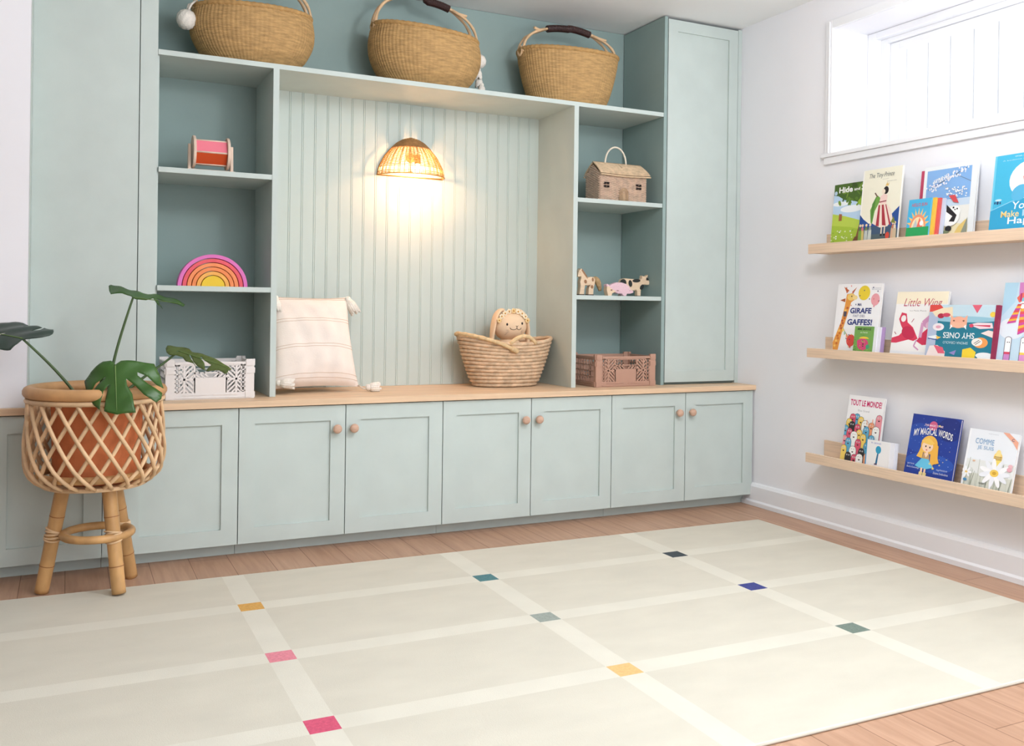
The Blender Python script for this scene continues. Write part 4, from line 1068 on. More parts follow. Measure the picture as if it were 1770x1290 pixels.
a_ = [rect(0, 0, 1, 1, (238, 234, 214)), rect(0.0, 0, 0.03, 1, (246, 244, 238)), poly([(0, 0), (1, 0), (1, 0.44), (0.86, 0.36), (0.7, 0.26), (0.5, 0.22), (0.25, 0.23), (0.1, 0.30), (0, 0.37)], (36, 78, 150)),
      rect(0.0, 0.0, 1, 0.12, (78, 96, 102)), ell(0.5, 0.13, 0.48, 0.06, (60, 84, 112)),
      poly([(0.42, 0.62), (0.36, 0.56), (0.26, 0.42), (0.30, 0.24), (0.34, 0.22), (0.38, 0.40), (0.52, 0.57)], (110, 160, 72)), poly([(0.40, 0.62), (0.30, 0.50), (0.29, 0.30), (0.33, 0.25), (0.36, 0.42)], (84, 134, 58)),
      line([(0.35, 0.66), (0.42, 0.60)], 0.03, (110, 84, 70)), poly([(0.48, 0.50), (0.66, 0.50), (0.80, 0.40), (0.86, 0.26), (0.74, 0.17), (0.55, 0.16), (0.36, 0.22), (0.42, 0.36)], (238, 220, 206))]
for x0, x1 in ((0.44, 0.52), (0.60, 0.70), (0.78, 0.83)): a_.append(poly([(0.50 + (x0 - 0.5) * 0.5, 0.48), (0.50 + (x1 - 0.5) * 0.5, 0.48), (x1, 0.18), (x0, 0.19)], (168, 52, 66)))
a_ += [poly([(0.48, 0.50), (0.66, 0.50), (0.68, 0.60), (0.60, 0.64), (0.50, 0.60)], (240, 208, 200)), line([(0.48, 0.52), (0.66, 0.53)], 0.025, (150, 70, 76)), ell(0.58, 0.67, 0.055, 0.04, (240, 224, 204)), ell(0.63, 0.68, 0.065, 0.055, (36, 32, 34)), ell(0.57, 0.665, 0.045, 0.035, (240, 224, 204)),
       poly([(0.60, 0.74), (0.68, 0.74), (0.70, 0.79), (0.66, 0.76), (0.65, 0.80), (0.62, 0.76)], (222, 186, 110)), rect(0.58, 0.06, 0.61, 0.17, (232, 214, 190)), rect(0.66, 0.06, 0.69, 0.17, (232, 214, 190)), rect(0.57, 0.04, 0.62, 0.07, K_), rect(0.65, 0.04, 0.70, 0.07, K_)]
for x, c1, c2 in ((0.10, (208, 186, 110), (214, 120, 130)), (0.20, (190, 196, 190), (110, 130, 80)), (0.30, (200, 206, 198), (150, 160, 150)), (0.88, (206, 170, 140), (190, 120, 96)), (0.93, (200, 180, 150), (224, 214, 190)), (0.04, (120, 160, 70), (90, 120, 60))):
    a_ += [poly([(x - 0.05, 0), (x + 0.05, 0), (x + 0.04, 0.13), (x, 0.19), (x - 0.04, 0.13)], c1), ell(x, 0.16, 0.028, 0.03, c2), ell(x, 0.21, 0.03, 0.02, (228, 206, 176))]
a_ += [poly([(0.82, 0.22), (0.94, 0.20), (0.88, 0.30)], (120, 130, 60)), ell(0.76, 0.04, 0.05, 0.05, (208, 76, 60)), text('The Tiny Prince', 0.17, 0.855, 0.64, 0.085, (112, 118, 118), 0.25), text('written by a dreamer', 0.52, 0.835, 0.16, 0.012, (150, 150, 146)), text('illustrations inside', 0.64, 0.80, 0.24, 0.012, (150, 150, 146))]
book('cream picture book titled The Tiny Prince with a girl in a red striped skirt', 'T', -0.703, -0.891, 0, 1.457, (240, 238, 228), a_, xb=-0.098, xt=-0.066, th=0.009, spine=(60, 90, 140))
a_ = [rect(0, 0, 1, 1, (74, 178, 222)), rect(0, 0, 1, 0.24, (40, 160, 92)), ell(0.5, 0.24, 0.36, 0.34, (236, 150, 110), 0, 0, 180), ell(0.5, 0.24, 0.28, 0.27, (246, 222, 180), 0, 0, 180)]
for k in range(9):
    a = radians(12 + k * 19.5); a_.append(poly([(0.5 + 0.34 * cos(a - 0.13), 0.27 + 0.32 * sin(a - 0.13)), (0.5 + 0.52 * cos(a), 0.27 + 0.5 * sin(a)), (0.5 + 0.34 * cos(a + 0.13), 0.27 + 0.32 * sin(a + 0.13))], (240, 196, 120)))
a_ += [poly([(0.28, 0.24), (0.40, 0.46), (0.50, 0.24)], (190, 196, 200)), poly([(0.46, 0.24), (0.56, 0.5), (0.72, 0.24)], (236, 110, 90)), ell(0.66, 0.34, 0.08, 0.07, WHT), text('HELLO SUN', 0.16, 0.80, 0.68, 0.09, (196, 96, 110), 0, 0.02)]
book('small blue board book with a rising sun on a green hill', 'T', -0.932, -1.03, 0, 1.319, (84, 184, 226), a_, xb=-0.101, xt=-0.078, th=0.0068)
for k, (c_, lb) in enumerate((((240, 190, 70), 'thin board book with yellow spine, just behind the blue sun board book'), ((222, 92, 90), 'thin board book with red edge standing behind the yellow spined one'), ((206, 214, 232), 'thin pale board book at the back of the little stack, before the panda book'))):
    book(lb, 'T', -0.945 - k * 0.013, -1.045 - k * 0.013, 0, 1.319 - 0.002 * k, c_, None, xb=-0.0936 + k * 0.0073, xt=-0.0706 + k * 0.0073, th=0.0068)
a_ = [rect(0, 0, 1, 1, (232, 236, 238)), rect(0.06, 0, 0.90, 0.94, (132, 176, 226)), rect(0.06, 0, 0.90, 0.50, (200, 218, 236)), rect(0.06, 0, 0.90, 0.40, (232, 232, 226)), poly([(0.06, 0), (0.9, 0), (0.9, 0.12), (0.5, 0.18), (0.06, 0.14)], (238, 226, 186)),
      line([(0.10, 0.66), (0.3, 0.74), (0.55, 0.82), (0.8, 0.92)], 0.012, (90, 90, 104)), line([(0.5, 0.66), (0.35, 0.70), (0.75, 0.60)], 0.008, (150, 170, 200)), line([(0.62, 0.84), (0.9, 0.72)], 0.008, (110, 120, 140))]
for i in range(80):
    k = rnd.random(); x_ = 0.12 + 0.68 * k; a_.append(ell(x_ + rnd.uniform(-0.06, 0.08), 0.66 + 0.27 * k + rnd.uniform(-0.05, 0.05), 0.016, 0.012, rnd.choice([WHT, (240, 236, 244), (214, 226, 244)]), rnd.uniform(0, 3)))
for i in range(40): a_.append(ell(rnd.uniform(0.45, 0.85), rnd.uniform(0.52, 0.66), 0.014, 0.010, WHT))
a_ += [poly([(0.52, 0.55), (0.64, 0.55), (0.72, 0.43), (0.62, 0.45)], (206, 78, 84)), ell(0.56, 0.24, 0.19, 0.13, (244, 244, 242)), ell(0.66, 0.31, 0.10, 0.085, (246, 246, 244)), poly([(0.50, 0.42), (0.60, 0.34), (0.70, 0.26), (0.66, 0.17), (0.56, 0.18), (0.62, 0.25), (0.50, 0.32)], K_), ell(0.56, 0.08, 0.06, 0.04, K_), ell(0.38, 0.12, 0.05, 0.04, K_), ell(0.63, 0.37, 0.016, 0.014, K_), ell(0.70, 0.35, 0.014, 0.012, K_), ell(0.66, 0.34, 0.012, 0.010, K_),
       poly([(0.60, 0.0), (0.88, 0.0), (0.88, 0.2), (0.74, 0.10)], (224, 196, 120)), poly([(0.74, 0), (0.9, 0), (0.9, 0.22)], (140, 146, 130)), ell(0.30, 0.03, 0.12, 0.03, (200, 204, 110)), ell(0.48, 0.03, 0.1, 0.025, (120, 130, 100)), text('PANTS', 0.30, 0.27, 0.14, 0.03, (170, 150, 150)), text('SPRING', 0.22, 0.74, 0.30, 0.05, WHT, 0.2, 0.01, 0.35)]
book('white framed picture book with a panda under pale blossom, right of the board books', 'T', -0.963, -1.184, 0, 1.438, (230, 234, 238), a_, xb=-0.063, xt=-0.034, th=0.0105)
book('slim book with a crimson red spine peeking out behind the panda book', 'T', -0.938, -1.1, 0, 1.43, (196, 72, 104), None, xb=-0.0515, xt=-0.0215, th=0.006)
a_ = [rect(0, 0, 1, 1, (70, 178, 214)), rect(0, 0, 0.03, 1, (110, 196, 224)), poly([(0, 0), (1, 0), (1, 0.62), (0.5, 0.46), (0.26, 0.34), (0, 0.26)], (52, 158, 200)), line([(0.0, 0.26), (0.3, 0.36), (0.6, 0.42)], 0.012, (140, 200, 226)),
      ell(0.58, 0.64, 0.33, 0.26, (246, 246, 246)), poly([(0.46, 0.66), (0.58, 0.60), (0.78, 0.66), (0.84, 0.54), (0.72, 0.42), (0.54, 0.46)], (228, 126, 106)), poly([(0.45, 0.69), (0.48, 0.56), (0.58, 0.60)], (226, 110, 90)),
      ell(0.42, 0.47, 0.13, 0.10, (90, 176, 214), 0.5), ell(0.66, 0.48, 0.12, 0.09, (178, 214, 236)), ell(0.10, 0.36, 0.018, 0.025, (40, 70, 110)), ell(0.06, 0.36, 0.012, 0.018, (40, 70, 110)), ell(0.14, 0.355, 0.012, 0.018, (50, 90, 130)), ell(0.11, 0.395, 0.05, 0.015, (190, 220, 236)),
      text('With notes from the author', 0.30, 0.955, 0.60, 0.018, (226, 240, 246)), text('A bedtime story', 0.12, 0.91, 0.45, 0.018, (200, 226, 240)),
      text('You', 0.33, 0.255, 0.26, 0.10, (226, 238, 246), 0.1, 0.01), text('Make', 0.17, 0.155, 0.27, 0.085, (240, 210, 140), 0, 0.01), text('Me', 0.49, 0.155, 0.22, 0.085, (170, 214, 240), 0, 0.01), text('Happy', 0.28, 0.035, 0.52, 0.115, WHT, 0, 0.01)]
book('bright blue picture book titled You Make Me Happy with a fox before a white moon', 'T', -1.271, -1.51, 0, 1.433, (80, 184, 218), a_, xb=-0.098, xt=-0.062, th=0.01)
# --- middle ledge
GO = (232, 158, 72)
a_ = [rect(0, 0, 1, 1, (246, 246, 248)), poly([(0.02, 0.0), (0.12, 0.0), (0.20, 0.28), (0.28, 0.52), (0.34, 0.72), (0.42, 0.76), (0.34, 0.86), (0.22, 0.84), (0.20, 0.66), (0.14, 0.40), (0.0, 0.10)], GO)]
for i in range(16):
    v = i / 16; a_.append(ell(0.05 + 0.20 * v + 0.03 * (i % 2), 0.05 + 0.62 * v, 0.026, 0.018, rnd.choice([(206, 112, 52), (244, 200, 110), (190, 96, 60)])))
a_ += [ell(0.33, 0.80, 0.09, 0.055, (240, 206, 120)), ell(0.42, 0.79, 0.055, 0.035, (244, 220, 150)), poly([(0.22, 0.86), (0.14, 0.96), (0.27, 0.90)], (200, 110, 70)), poly([(0.34, 0.88), (0.44, 0.95), (0.36, 0.84)], (190, 104, 66)), poly([(0.20, 0.78), (0.08, 0.75), (0.20, 0.72)], (176, 96, 60)), line([(0.22, 0.86), (0.20, 0.95)], 0.02, (190, 96, 60)), ell(0.34, 0.81, 0.012, 0.012, K_), rect(0.19, 0.50, 0.26, 0.58, (90, 84, 100)),
       ell(0.62, 0.86, 0.13, 0.11, (234, 208, 60)), ell(0.88, 0.76, 0.095, 0.09, (238, 168, 176)), poly([(0.84, 0.665), (0.88, 0.68), (0.87, 0.64)], (230, 140, 150)), ell(0.42, 0.14, 0.10, 0.09, (222, 78, 72)), poly([(0.39, 0.05), (0.44, 0.05), (0.42, 0.02)], (200, 60, 60)),
       text('MA', 0.50, 0.665, 0.09, 0.04, (60, 66, 120), 0, 0.02), text('GIRAFE', 0.34, 0.55, 0.48, 0.085, (44, 60, 128), 0.05, 0.03), text('FAIT DES', 0.42, 0.495, 0.26, 0.035, (110, 110, 150)), text('GAFFES!', 0.30, 0.375, 0.56, 0.09, (44, 60, 128), 0.05, 0.03),
       text('Une histoire', 0.78, 0.925, 0.2, 0.012, (140, 150, 170)), text('illustree', 0.78, 0.905, 0.2, 0.012, (140, 150, 170)), line([(0.20, 0.34), (0.28, 0.26), (0.36, 0.20)], 0.008, (190, 150, 90))]
for k in range(3): a_.append(poly([(0.2 + k * 0.05, 0.33 - k * 0.045), (0.25 + k * 0.05, 0.29 - k * 0.045), (0.205 + k * 0.05, 0.26 - k * 0.045)], [(240, 220, 120), (160, 200, 170), (236, 160, 120)][k]))
for i in range(28): a_.append(ell(rnd.uniform(0.30, 0.97), rnd.choice([rnd.uniform(0.02, 0.28), rnd.uniform(0.66, 0.98)]), 0.012, 0.009, rnd.choice([(60, 66, 110), (226, 120, 110), (230, 200, 110), (60, 66, 110)]), rnd.uniform(0, 3)))
book('white picture book titled Ma girafe fait des gaffes with a giraffe blowing balloons', 'M', -0.559, -0.784, 0, 1.014, (244, 244, 246), a_, xb=-0.082, xt=-0.046, th=0.01)
a_ = [rect(0, 0, 1, 1, (116, 166, 84)), ell(0.5, 0.27, 0.30, 0.24, (206, 72, 122)), ell(0.30, 0.36, 0.12, 0.1, (206, 72, 122)), ell(0.55, 0.50, 0.26, 0.08, (240, 206, 70), 0, 0, 180), ell(0.78, 0.18, 0.10, 0.09, (70, 160, 120)), ell(0.52, 0.24, 0.04, 0.07, K_), text('MME BIDULE', 0.16, 0.84, 0.72, 0.09, (40, 56, 40), 0, 0.02), text('en foret', 0.32, 0.72, 0.4, 0.07, (226, 236, 214)), text('Roger', 0.36, 0.63, 0.26, 0.03, (60, 84, 50))]
for i in range(24): a_.append(ell(rnd.uniform(0, 1), rnd.uniform(0.0, 0.6) if i % 2 else rnd.uniform(0, 0.1), 0.03, 0.02, rnd.choice([(86, 136, 64), (150, 190, 96), (220, 120, 110)])) if i % 4 else ell(rnd.uniform(0, 0.18), rnd.uniform(0, 0.6), 0.03, 0.02, (86, 136, 64)))
book('small green softcover book with a round pink figure, in front of the giraffe book', 'M', -0.687, -0.779, 0, 0.846, (116, 166, 84), a_, xb=-0.101, xt=-0.086, th=0.005)
for k, (c_, lb) in enumerate((((238, 238, 244), 'thin white softcover directly behind the small green book'), ((232, 232, 240), 'second thin white softcover in the stack behind the small green book'), ((176, 148, 196), 'thin lilac edged softcover at the back of the small green stack'))):
    book(lb, 'M', -0.701 - k * 0.014, -0.794 - k * 0.014, 0, 0.845, c_, None, xb=-0.0955 + k * 0.0045, xt=-0.0805 + k * 0.0045, th=0.0040)
a_ = [rect(0, 0, 1, 1, (244, 243, 242)), rect(0, 0.80, 1, 1, (250, 240, 214)), poly([(0.10, 0.55), (0.14, 0.66), (0.24, 0.64), (0.28, 0.50), (0.40, 0.42), (0.52, 0.24), (0.44, 0.20), (0.34, 0.22), (0.10, 0.16), (0.0, 0.16), (0.0, 0.24), (0.14, 0.28), (0.22, 0.36), (0.16, 0.44)], (214, 60, 92)), ell(0.19, 0.56, 0.05, 0.055, (244, 240, 238)),
      ell(0.32, 0.33, 0.14, 0.10, (196, 44, 82), -0.4), poly([(0.5, 0.2), (0.6, 0.34), (0.70, 0.42), (0.86, 0.40), (0.95, 0.26), (0.80, 0.16), (0.62, 0.14)], (206, 52, 90)), line([(0.56, 0.26), (0.58, 0.5), (0.70, 0.6)], 0.06, (214, 160, 196)), ell(0.70, 0.5, 0.12, 0.09, (208, 150, 190)), ell(0.74, 0.46, 0.10, 0.07, (230, 190, 214)), line([(0.5, 0.22), (0.46, 0.12), (0.56, 0.06)], 0.025, (206, 150, 190)), line([(0.36, 0.50), (0.40, 0.56)], 0.012, (160, 50, 80)), line([(0.08, 0.3), (0.04, 0.34)], 0.012, (160, 50, 80)),
      text('Little Wing', 0.16, 0.72, 0.74, 0.17, (190, 72, 96), 0.3, -0.005), text('Le Petit Recit', 0.30, 0.68, 0.32, 0.02, (150, 150, 150)), rect(0, 0.0, 1, 0.03, (234, 236, 240))]
book('white picture book titled Little Wing with a crimson winged dragon, middle ledge', 'M', -0.852, -1.078, 0, 0.979, (244, 242, 240), a_, xb=-0.084, xt=-0.04, th=0.01)
TE = (34, 122, 146)
a_ = [rect(0, 0, 1, 1, TE), rect(0.0, 0.72, 1, 1, (196, 220, 232)), ell(0.5, 0.72, 0.5, 0.06, (150, 196, 214)), poly([(0, 0), (0.14, 0), (0.14, 0.8), (0, 0.86)], (178, 190, 214)), poly([(0, 1), (0.16, 1), (0.22, 0.92), (0.1, 0.86), (0, 0.86)], (222, 78, 72)), poly([(0.04, 0.86), (0.2, 0.94), (0.34, 0.96), (0.36, 0.74), (0.26, 0.78), (0.1, 0.76)], (240, 222, 190)),
      ell(0.18, 0.78, 0.05, 0.05, (170, 44, 70)), ell(0.26, 0.80, 0.06, 0.04, (206, 70, 96)), poly([(0.62, 1), (0.76, 1), (0.70, 0.84)], (224, 100, 122)), ell(0.45, 0.66, 0.115, 0.115, (240, 176, 150)), poly([(0.33, 0.58), (0.33, 0.80), (0.40, 0.72)], (240, 176, 150)), poly([(0.57, 0.58), (0.57, 0.80), (0.50, 0.72)], (240, 176, 150)), rect(0.35, 0.56, 0.55, 0.66, (240, 184, 156)), poly([(0.33, 0.52), (0.37, 0.58), (0.34, 0.62)], WHT), poly([(0.57, 0.52), (0.53, 0.58), (0.56, 0.62)], WHT), ell(0.38, 0.69, 0.014, 0.014, (120, 80, 60)), ell(0.52, 0.69, 0.014, 0.014, (120, 80, 60)),
      ell(0.16, 0.56, 0.085, 0.075, (240, 232, 236)), ell(0.16, 0.56, 0.04, 0.03, (232, 170, 190)), poly([(0.60, 0.62), (0.72, 0.66), (0.92, 0.66), (0.94, 0.56), (0.76, 0.54)], (240, 214, 220)), poly([(0.62, 0.61), (0.90, 0.62), (0.90, 0.58)], (206, 66, 96)), ell(0.64, 0.60, 0.03, 0.035, (206, 66, 96)), poly([(0.78, 0.46), (0.88, 0.52), (0.95, 0.50), (0.95, 0.38)], (244, 222, 216)),
      ell(0.79, 0.28, 0.10, 0.10, (240, 160, 90)), ell(0.74, 0.29, 0.075, 0.075, (240, 236, 230)), line([(0.70, 0.26), (0.77, 0.33)], 0.008, K_), line([(0.72, 0.24), (0.79, 0.31)], 0.008, K_), poly([(0.55, 0.0), (0.72, 0.0), (0.74, 0.10), (0.66, 0.18), (0.55, 0.14)], (240, 210, 60)),
      poly([(0.02, 0.36), (0.14, 0.40), (0.20, 0.34), (0.06, 0.30)], (236, 240, 244)), poly([(0.14, 0.38), (0.22, 0.36), (0.16, 0.31)], (240, 190, 80)), line([(0.02, 0.33), (0.18, 0.30)], 0.014, (60, 90, 160)), poly([(0.0, 0.0), (0.30, 0.0), (0.30, 0.08), (0.18, 0.20), (0.06, 0.18)], (240, 226, 224)), poly([(0.12, 0.20), (0.26, 0.16), (0.30, 0.04), (0.20, 0.04)], (222, 96, 120)), ell(0.86, 0.04, 0.12, 0.06, (232, 238, 240)), poly([(0.36, 0.06), (0.46, 0.12), (0.44, 0.02)], (150, 140, 200)), ell(0.92, 0.82, 0.04, 0.05, (240, 206, 80)),
      # the book stands upside down, so its title is turned by 180 degrees
      text('SHY ONES', 0.695, 0.460, 0.45, 0.115, (238, 244, 246), 0, 0.012, pi), text('SIMONA CIRAOLO', 0.615, 0.285, 0.36, 0.05, (200, 224, 232), 0, 0.0, pi)]
book('teal undersea picture book titled Shy Ones, standing upside down with dark red spine', 'M', -1.022, -1.299, 0, 0.93, (238, 240, 240), a_, xb=-0.098, xt=-0.068, th=0.011, thing_tilt=0)
# dark red cloth spine of the upside-down book (its bound side faces right)
_sb = [o for o in S.objects if o.name.startswith('picture_book')][-1]
_z0 = LEDGE['M'][0] + 0.0142
_sv = Vector((-0.068 + 0.098, 0, 0.930 - _z0)).normalized(); _sn = Vector((_sv.z, 0, -_sv.x)); _hh = math.hypot(0.930 - _z0, 0.030)
_o = Vector((-0.098, -1.2855, _z0 + 0.0014)) - _sn * 0.0006 - Vector((0, 0, 0.0)) ; sm2 = M()
c8 = []
for d_ in (0.0, 0.0125):
    for (yy, vv) in ((0, 0.0004), (-0.0142, 0.0004), (-0.0142, _hh), (0, _hh)):
        c8.append(_o + Vector((0, yy, 0)) + _sv * vv - _sn * 0.0019 + _sn * d_)
sm2.hexa(c8)
part(sm2, 'spine', mat('dark_red_cloth_spine', (150, 56, 84), 0.8, 0.15, noise=0.1, nscale=60), _sb, label='dark red cloth spine')
LB = (196, 220, 236)
a_ = [rect(0, 0, 1, 1, LB), poly([(0, 0.55), (0.2, 0.75), (0.22, 1), (0, 1)], (176, 212, 232)), ell(0.2, 0.4, 0.22, 0.14, (226, 234, 242)),
      poly([(0.24, 1), (0.25, 0.80), (0.30, 0.76), (0.52, 0.78), (0.56, 0.96), (0.6, 1)], (206, 130, 190)), poly([(0.22, 0.80), (0.28, 0.86), (0.54, 0.90), (0.55, 0.80), (0.50, 0.76), (0.26, 0.74)], (230, 112, 96)), rect(0.34, 0.78, 0.38, 0.88, (240, 190, 80)), rect(0.44, 0.79, 0.48, 0.89, (240, 190, 80)), rect(0.27, 0.76, 0.30, 0.86, (190, 60, 110)),
      ell(0.40, 0.70, 0.12, 0.09, WHT), ell(0.33, 0.69, 0.06, 0.04, (150, 60, 80)), ell(0.33, 0.69, 0.048, 0.03, WHT), ell(0.48, 0.71, 0.06, 0.04, (150, 60, 80)), ell(0.48, 0.71, 0.048, 0.03, WHT), poly([(0.31, 0.80), (0.52, 0.82), (0.50, 0.77), (0.30, 0.75)], (120, 196, 214)), ell(0.40, 0.725, 0.02, 0.012, (220, 110, 80))]
for k in range(9):
    v0, v1 = k / 9, (k + 1) / 9
    l = lambda t_: (0.25 - 0.14 * t_, 0.72 - 0.26 * t_); r = lambda t_: (0.31 - 0.06 * t_, 0.72 - 0.24 * t_)
    cc = [(220, 84, 90), (240, 180, 70), (196, 70, 150)][k % 3]
    a_.append(poly([l(v0), r(v0), r(v1), l(v1)], cc))
    l2 = lambda t_: (0.30 - 0.0 * t_, 0.66 - 0.34 * t_); r2_ = lambda t_: (0.40 + 0.02 * sin(3 * t_), 0.66 - 0.30 * t_)
    a_.append(poly([l2(v0), r2_(v0), r2_(v1), l2(v1)], [(240, 180, 70), (220, 84, 90), (206, 80, 160)][k % 3]))
for x_, c1, c2 in ((0.17, (206, 66, 96), (206, 140, 200)), (0.42, (240, 206, 90), (222, 150, 206)), (0.66, (240, 180, 90), (214, 100, 180))):
    a_ += [rect(x_ - 0.055, 0, x_ + 0.055, 0.26, (90, 80, 96)), ell(x_, 0.26, 0.055, 0.035, (90, 80, 96)), rect(x_ - 0.046, 0, x_ + 0.046, 0.26, WHT), ell(x_, 0.26, 0.046, 0.028, WHT), rect(x_ - 0.046, 0, x_ + 0.046, 0.08, c2), rect(x_ - 0.046, 0.065, x_ + 0.046, 0.095, c1), ell(x_ - 0.01, 0.22, 0.008, 0.007, K_), ell(x_ + 0.02, 0.22, 0.008, 0.007, K_)]
a_ += [line([(0.62, 0.52), (0.68, 0.56), (0.74, 0.55)], 0.02, (196, 84, 110)), ell(0.66, 0.50, 0.03, 0.02, (196, 84, 110)), text('ENSEMBLE', 0.60, 0.40, 0.36, 0.06, (196, 84, 110), 0, 0.01)]
book('pale blue picture book with a striped scarf, at the right end of the middle ledge', 'M', -1.299, -1.52, 0, 1.005, LB, a_, xb=-0.092, xt=-0.043, th=0.01)
# --- lowest ledge
a_ = [rect(0, 0, 1, 1, (244, 244, 246)), text('TOUT LE MONDE!', 0.06, 0.84, 0.88, 0.095, (206, 52, 112), 0, 0.03), text('Elise Gravel', 0.30, 0.755, 0.32, 0.03, (170, 172, 176))]
bl_c = [(214, 84, 110), (98, 172, 206), (242, 208, 104), (244, 244, 240), (232, 150, 160), (52, 50, 52), (236, 160, 120)]
grid_ = [(0.30, 0.66, 1), (0.18, 0.65, 0), (0.42, 0.62, 2), (0.92, 0.68, 4), (0.10, 0.57, 2), (0.19, 0.53, 5), (0.56, 0.57, 3), (0.74, 0.55, 6), (0.36, 0.50, 0), (0.88, 0.50, 3), (0.03, 0.46, 1), (0.62, 0.48, 1), (0.16, 0.42, 0), (0.44, 0.42, 2), (0.30, 0.38, 3), (0.05, 0.30, 4), (0.57, 0.36, 2), (0.80, 0.36, 1), (0.17, 0.27, 1), (0.45, 0.27, 0), (0.70, 0.24, 1), (0.07, 0.15, 2), (0.33, 0.15, 3), (0.58, 0.14, 5), (0.22, 0.05, 5), (0.40, 0.03, 0), (0.55, 0.05, 3), (0.75, 0.08, 6)]
for (x_, y_, ci) in grid_:
    rx_ = 0.085 if ci != 3 else 0.10
    a_ += [rect(x_ - rx_, 0, x_ + rx_, y_, bl_c[ci]), ell(x_, y_, rx_, 0.06, bl_c[ci]), line([(x_ - rx_, max(0, y_ - 0.14)), (x_ - rx_, y_), (x_ - rx_ * 0.7, y_ + 0.045), (x_, y_ + 0.06), (x_ + rx_ * 0.7, y_ + 0.045), (x_ + rx_, y_), (x_ + rx_, max(0, y_ - 0.14))], 0.008, (70, 66, 74)),
           ell(x_ - 0.03, y_ + 0.012, 0.016, 0.011, WHT), ell(x_ + 0.03, y_ + 0.012, 0.016, 0.011, WHT), ell(x_ - 0.03, y_ + 0.012, 0.008, 0.006, K_), ell(x_ + 0.03, y_ + 0.012, 0.008, 0.006, K_), ell(x_, y_ - 0.025, 0.026, 0.02, (60, 40, 46), 0, 180, 360)]
a_ += [line([(0.64, 0.64), (0.66, 0.56)], 0.02, (236, 160, 120)), line([(0.80, 0.66), (0.80, 0.56)], 0.02, (236, 160, 120))]
book('white picture book titled Tout le monde with a crowd of colourful blob figures', 'B', -0.619, -0.797, 0, 0.567, (242, 242, 245), a_, xb=-0.084, xt=-0.040, th=0.010)
a_ = [rect(0, 0, 1, 1, (240, 238, 238)), rect(0, 0, 0.05, 1, (70, 160, 206)), text('M. GRAND', 0.22, 0.86, 0.42, 0.065, (110, 120, 196), 0, 0.0), poly([(0.44, 0.06), (0.52, 0.06), (0.56, 0.50), (0.50, 0.50)], (44, 110, 150)), ell(0.54, 0.64, 0.115, 0.16, (52, 158, 196)), rect(0.40, 0.02, 0.52, 0.07, (90, 60, 90))]
book('small white square book with a tall thin blue shape, on the lowest ledge', 'B', -0.755, -0.868, 0, 0.409, (240, 238, 238), a_, xb=-0.101, xt=-0.090, th=0.006)
for k, lb in enumerate(('small white softcover directly behind the book with the tall blue shape', 'small white softcover at the back of the little stack on the lowest ledge')):
    book(lb, 'B', -0.772 - k * 0.016, -0.884 - k * 0.010, 0, 0.408, (236 - k * 6, 236 - k * 4, 242), None, xb=-0.0945 + k * 0.005, xt=-0.0835 + k * 0.005, th=0.0045)
NB = (36, 62, 150)
a_ = [rect(0, 0, 1, 1, NB), ell(0.2, 0.6, 0.3, 0.25, (40, 76, 168)), ell(0.5, 0.2, 0.5, 0.16, (44, 84, 176)), ell(0.8, 0.8, 0.25, 0.2, (32, 50, 128))]
for i in range(70): a_.append(ell(rnd.uniform(0.03, 0.97), rnd.uniform(0.03, 0.98), 0.006, 0.005, rnd.choice([(120, 160, 220), (90, 120, 200), (200, 214, 240)])))
a_ += [ell(0.47, 0.83, 0.085, 0.08, (206, 96, 136)), text('THE MAGIC OF ME', 0.29, 0.815, 0.38, 0.035, (240, 214, 230), 0, 0.02), text('MY MAGICAL WORDS', 0.09, 0.615, 0.80, 0.12, WHT, 0, 0.012, 0, 0.055),
       ell(0.45, 0.50, 0.17, 0.16, (238, 186, 84)), poly([(0.32, 0.58), (0.26, 0.36), (0.22, 0.28), (0.34, 0.26), (0.36, 0.5)], (240, 190, 90)), poly([(0.50, 0.60), (0.64, 0.50), (0.66, 0.30), (0.70, 0.22), (0.58, 0.18), (0.60, 0.12), (0.52, 0.18), (0.50, 0.4)], (238, 180, 76)), ell(0.42, 0.47, 0.115, 0.095, (246, 212, 184)), poly([(0.28, 0.56), (0.42, 0.62), (0.56, 0.54), (0.50, 0.50), (0.34, 0.52)], (244, 200, 100)),
       ell(0.385, 0.47, 0.014, 0.016, K_), ell(0.47, 0.46, 0.014, 0.016, K_), ell(0.41, 0.41, 0.018, 0.010, (214, 100, 110)), poly([(0.36, 0.36), (0.48, 0.36), (0.50, 0.24), (0.34, 0.24)], (200, 160, 110)), poly([(0.38, 0.34), (0.44, 0.40), (0.46, 0.34), (0.42, 0.28)], (246, 212, 184)), poly([(0.34, 0.26), (0.48, 0.26), (0.60, 0.13), (0.48, 0.09), (0.32, 0.09), (0.22, 0.12)], (104, 194, 228)), rect(0.35, 0.02, 0.39, 0.10, (240, 204, 176)), rect(0.42, 0.01, 0.46, 0.09, (240, 204, 176)), rect(0.33, 0.0, 0.40, 0.03, (232, 214, 150)), rect(0.41, 0.0, 0.48, 0.025, (232, 214, 150))]
for x_, y_, s_ in ((0.60, 0.12, 0.035), (0.52, 0.19, 0.03), (0.72, 0.19, 0.02), (0.78, 0.25, 0.014), (0.84, 0.30, 0.012), (0.70, 0.28, 0.012), (0.88, 0.44, 0.01), (0.60, 0.84, 0.03)):
    a_.append(poly([(x_ + (s_ if i % 2 == 0 else s_ * 0.45) * cos(pi / 2 + i * pi / 5), y_ + (s_ if i % 2 == 0 else s_ * 0.45) * 0.8 * sin(pi / 2 + i * pi / 5)) for i in range(10)], (240, 216, 130)))
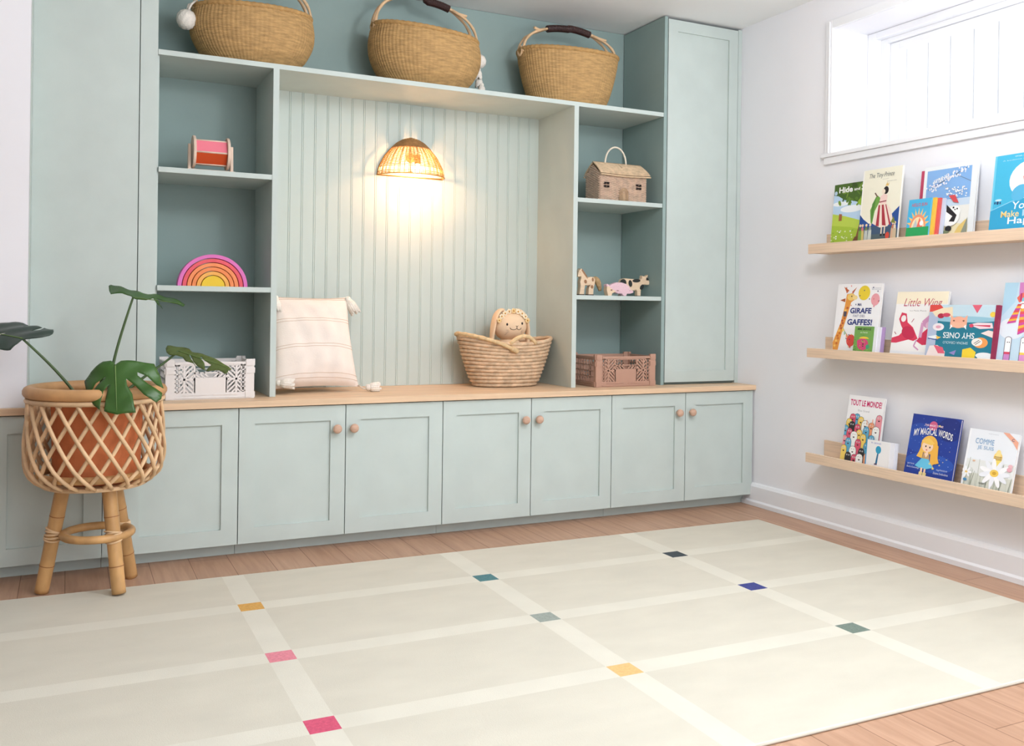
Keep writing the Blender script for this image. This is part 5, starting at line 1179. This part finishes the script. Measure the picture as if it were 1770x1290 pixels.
a_ += [text('WRITTEN BY', 0.06, 0.13, 0.15, 0.022, (220, 226, 240)), text('Becky Cummings', 0.06, 0.065, 0.26, 0.035, (226, 230, 244)), text('ILLUSTRATED BY', 0.68, 0.10, 0.22, 0.022, (220, 226, 240)), text('Zuzana Svobodova', 0.62, 0.035, 0.30, 0.035, (226, 230, 244))]
book('dark blue picture book titled My Magical Words with a blond girl under stars', 'B', -0.931, -1.136, 0, 0.524, (40, 66, 156), a_, xb=-0.094, xt=-0.040, th=0.010)
a_ = [rect(0, 0, 1, 1, (238, 242, 248)), rect(0, 0, 1, 0.45, (232, 234, 232)), rect(0, 0, 1, 0.2, (214, 216, 204)), rect(0.0, 0, 0.04, 1, (244, 246, 250))]
for i in range(34):
    x_ = rnd.uniform(0.05, 0.98); a_.append(line([(x_, 0), (x_ + rnd.uniform(-0.03, 0.06), rnd.uniform(0.15, 0.48))], 0.007, rnd.choice([(178, 182, 166), (196, 200, 188), (160, 164, 150)])))
a_ += [poly([(0.68, 1), (0.80, 1), (1.0, 0.86), (1.0, 0.72), (0.9, 0.84)], (240, 176, 150)), text('C', 0.87, 0.86, 0.05, 0.05, (90, 100, 130), 0, 0.02), text('Sophie et Jeanne', 0.40, 0.935, 0.2, 0.014, (150, 160, 170)), text('COMME', 0.16, 0.74, 0.38, 0.10, (124, 168, 206)), text('JE SUIS', 0.22, 0.63, 0.33, 0.08, (124, 168, 206)),
       ell(0.66, 0.54, 0.085, 0.10, (246, 210, 120)), ell(0.66, 0.60, 0.05, 0.08, (248, 222, 150)), poly([(0.58, 0.50), (0.74, 0.50), (0.66, 0.38)], (240, 216, 110))]
for k in range(3): a_.append(line([(0.585, 0.50 + k * 0.025), (0.735, 0.505 + k * 0.025)], 0.012, (120, 84, 60)))
for k in range(11):
    a = 2 * pi * k / 11; a_.append(ell(0.64 + 0.17 * cos(a), 0.255 + 0.125 * sin(a), 0.14, 0.045, (250, 250, 252) if k % 2 else (240, 242, 248), a * 1.0))
a_ += [ell(0.64, 0.255, 0.085, 0.065, (244, 206, 96)), ell(0.64, 0.255, 0.04, 0.03, (214, 166, 60)), ell(0.08, 0.20, 0.03, 0.04, (232, 196, 110))]
for k in range(7):
    a = 2 * pi * k / 7; a_.append(ell(0.08 + 0.07 * cos(a), 0.20 + 0.06 * sin(a), 0.045, 0.02, (250, 250, 252), a))
a_ += [ell(0.93, 0.42, 0.045, 0.035, (236, 190, 196)), ell(0.92, 0.36, 0.05, 0.04, (232, 176, 186)), ell(0.08, 0.06, 0.04, 0.025, (70, 140, 190)), text('CRACKBOOM', 0.36, 0.025, 0.16, 0.03, (80, 80, 76)), ell(0.2, 0.42, 0.03, 0.015, (230, 190, 160))]
book('white picture book titled Comme je suis with a bee over a daisy', 'B', -1.172, -1.358, 0, 0.499, (240, 244, 248), a_, xb=-0.094, xt=-0.042, th=0.010)
for o in S.objects:
    if o.name.startswith('picture_book'): o['group'] = 'picture books on the wall ledges'
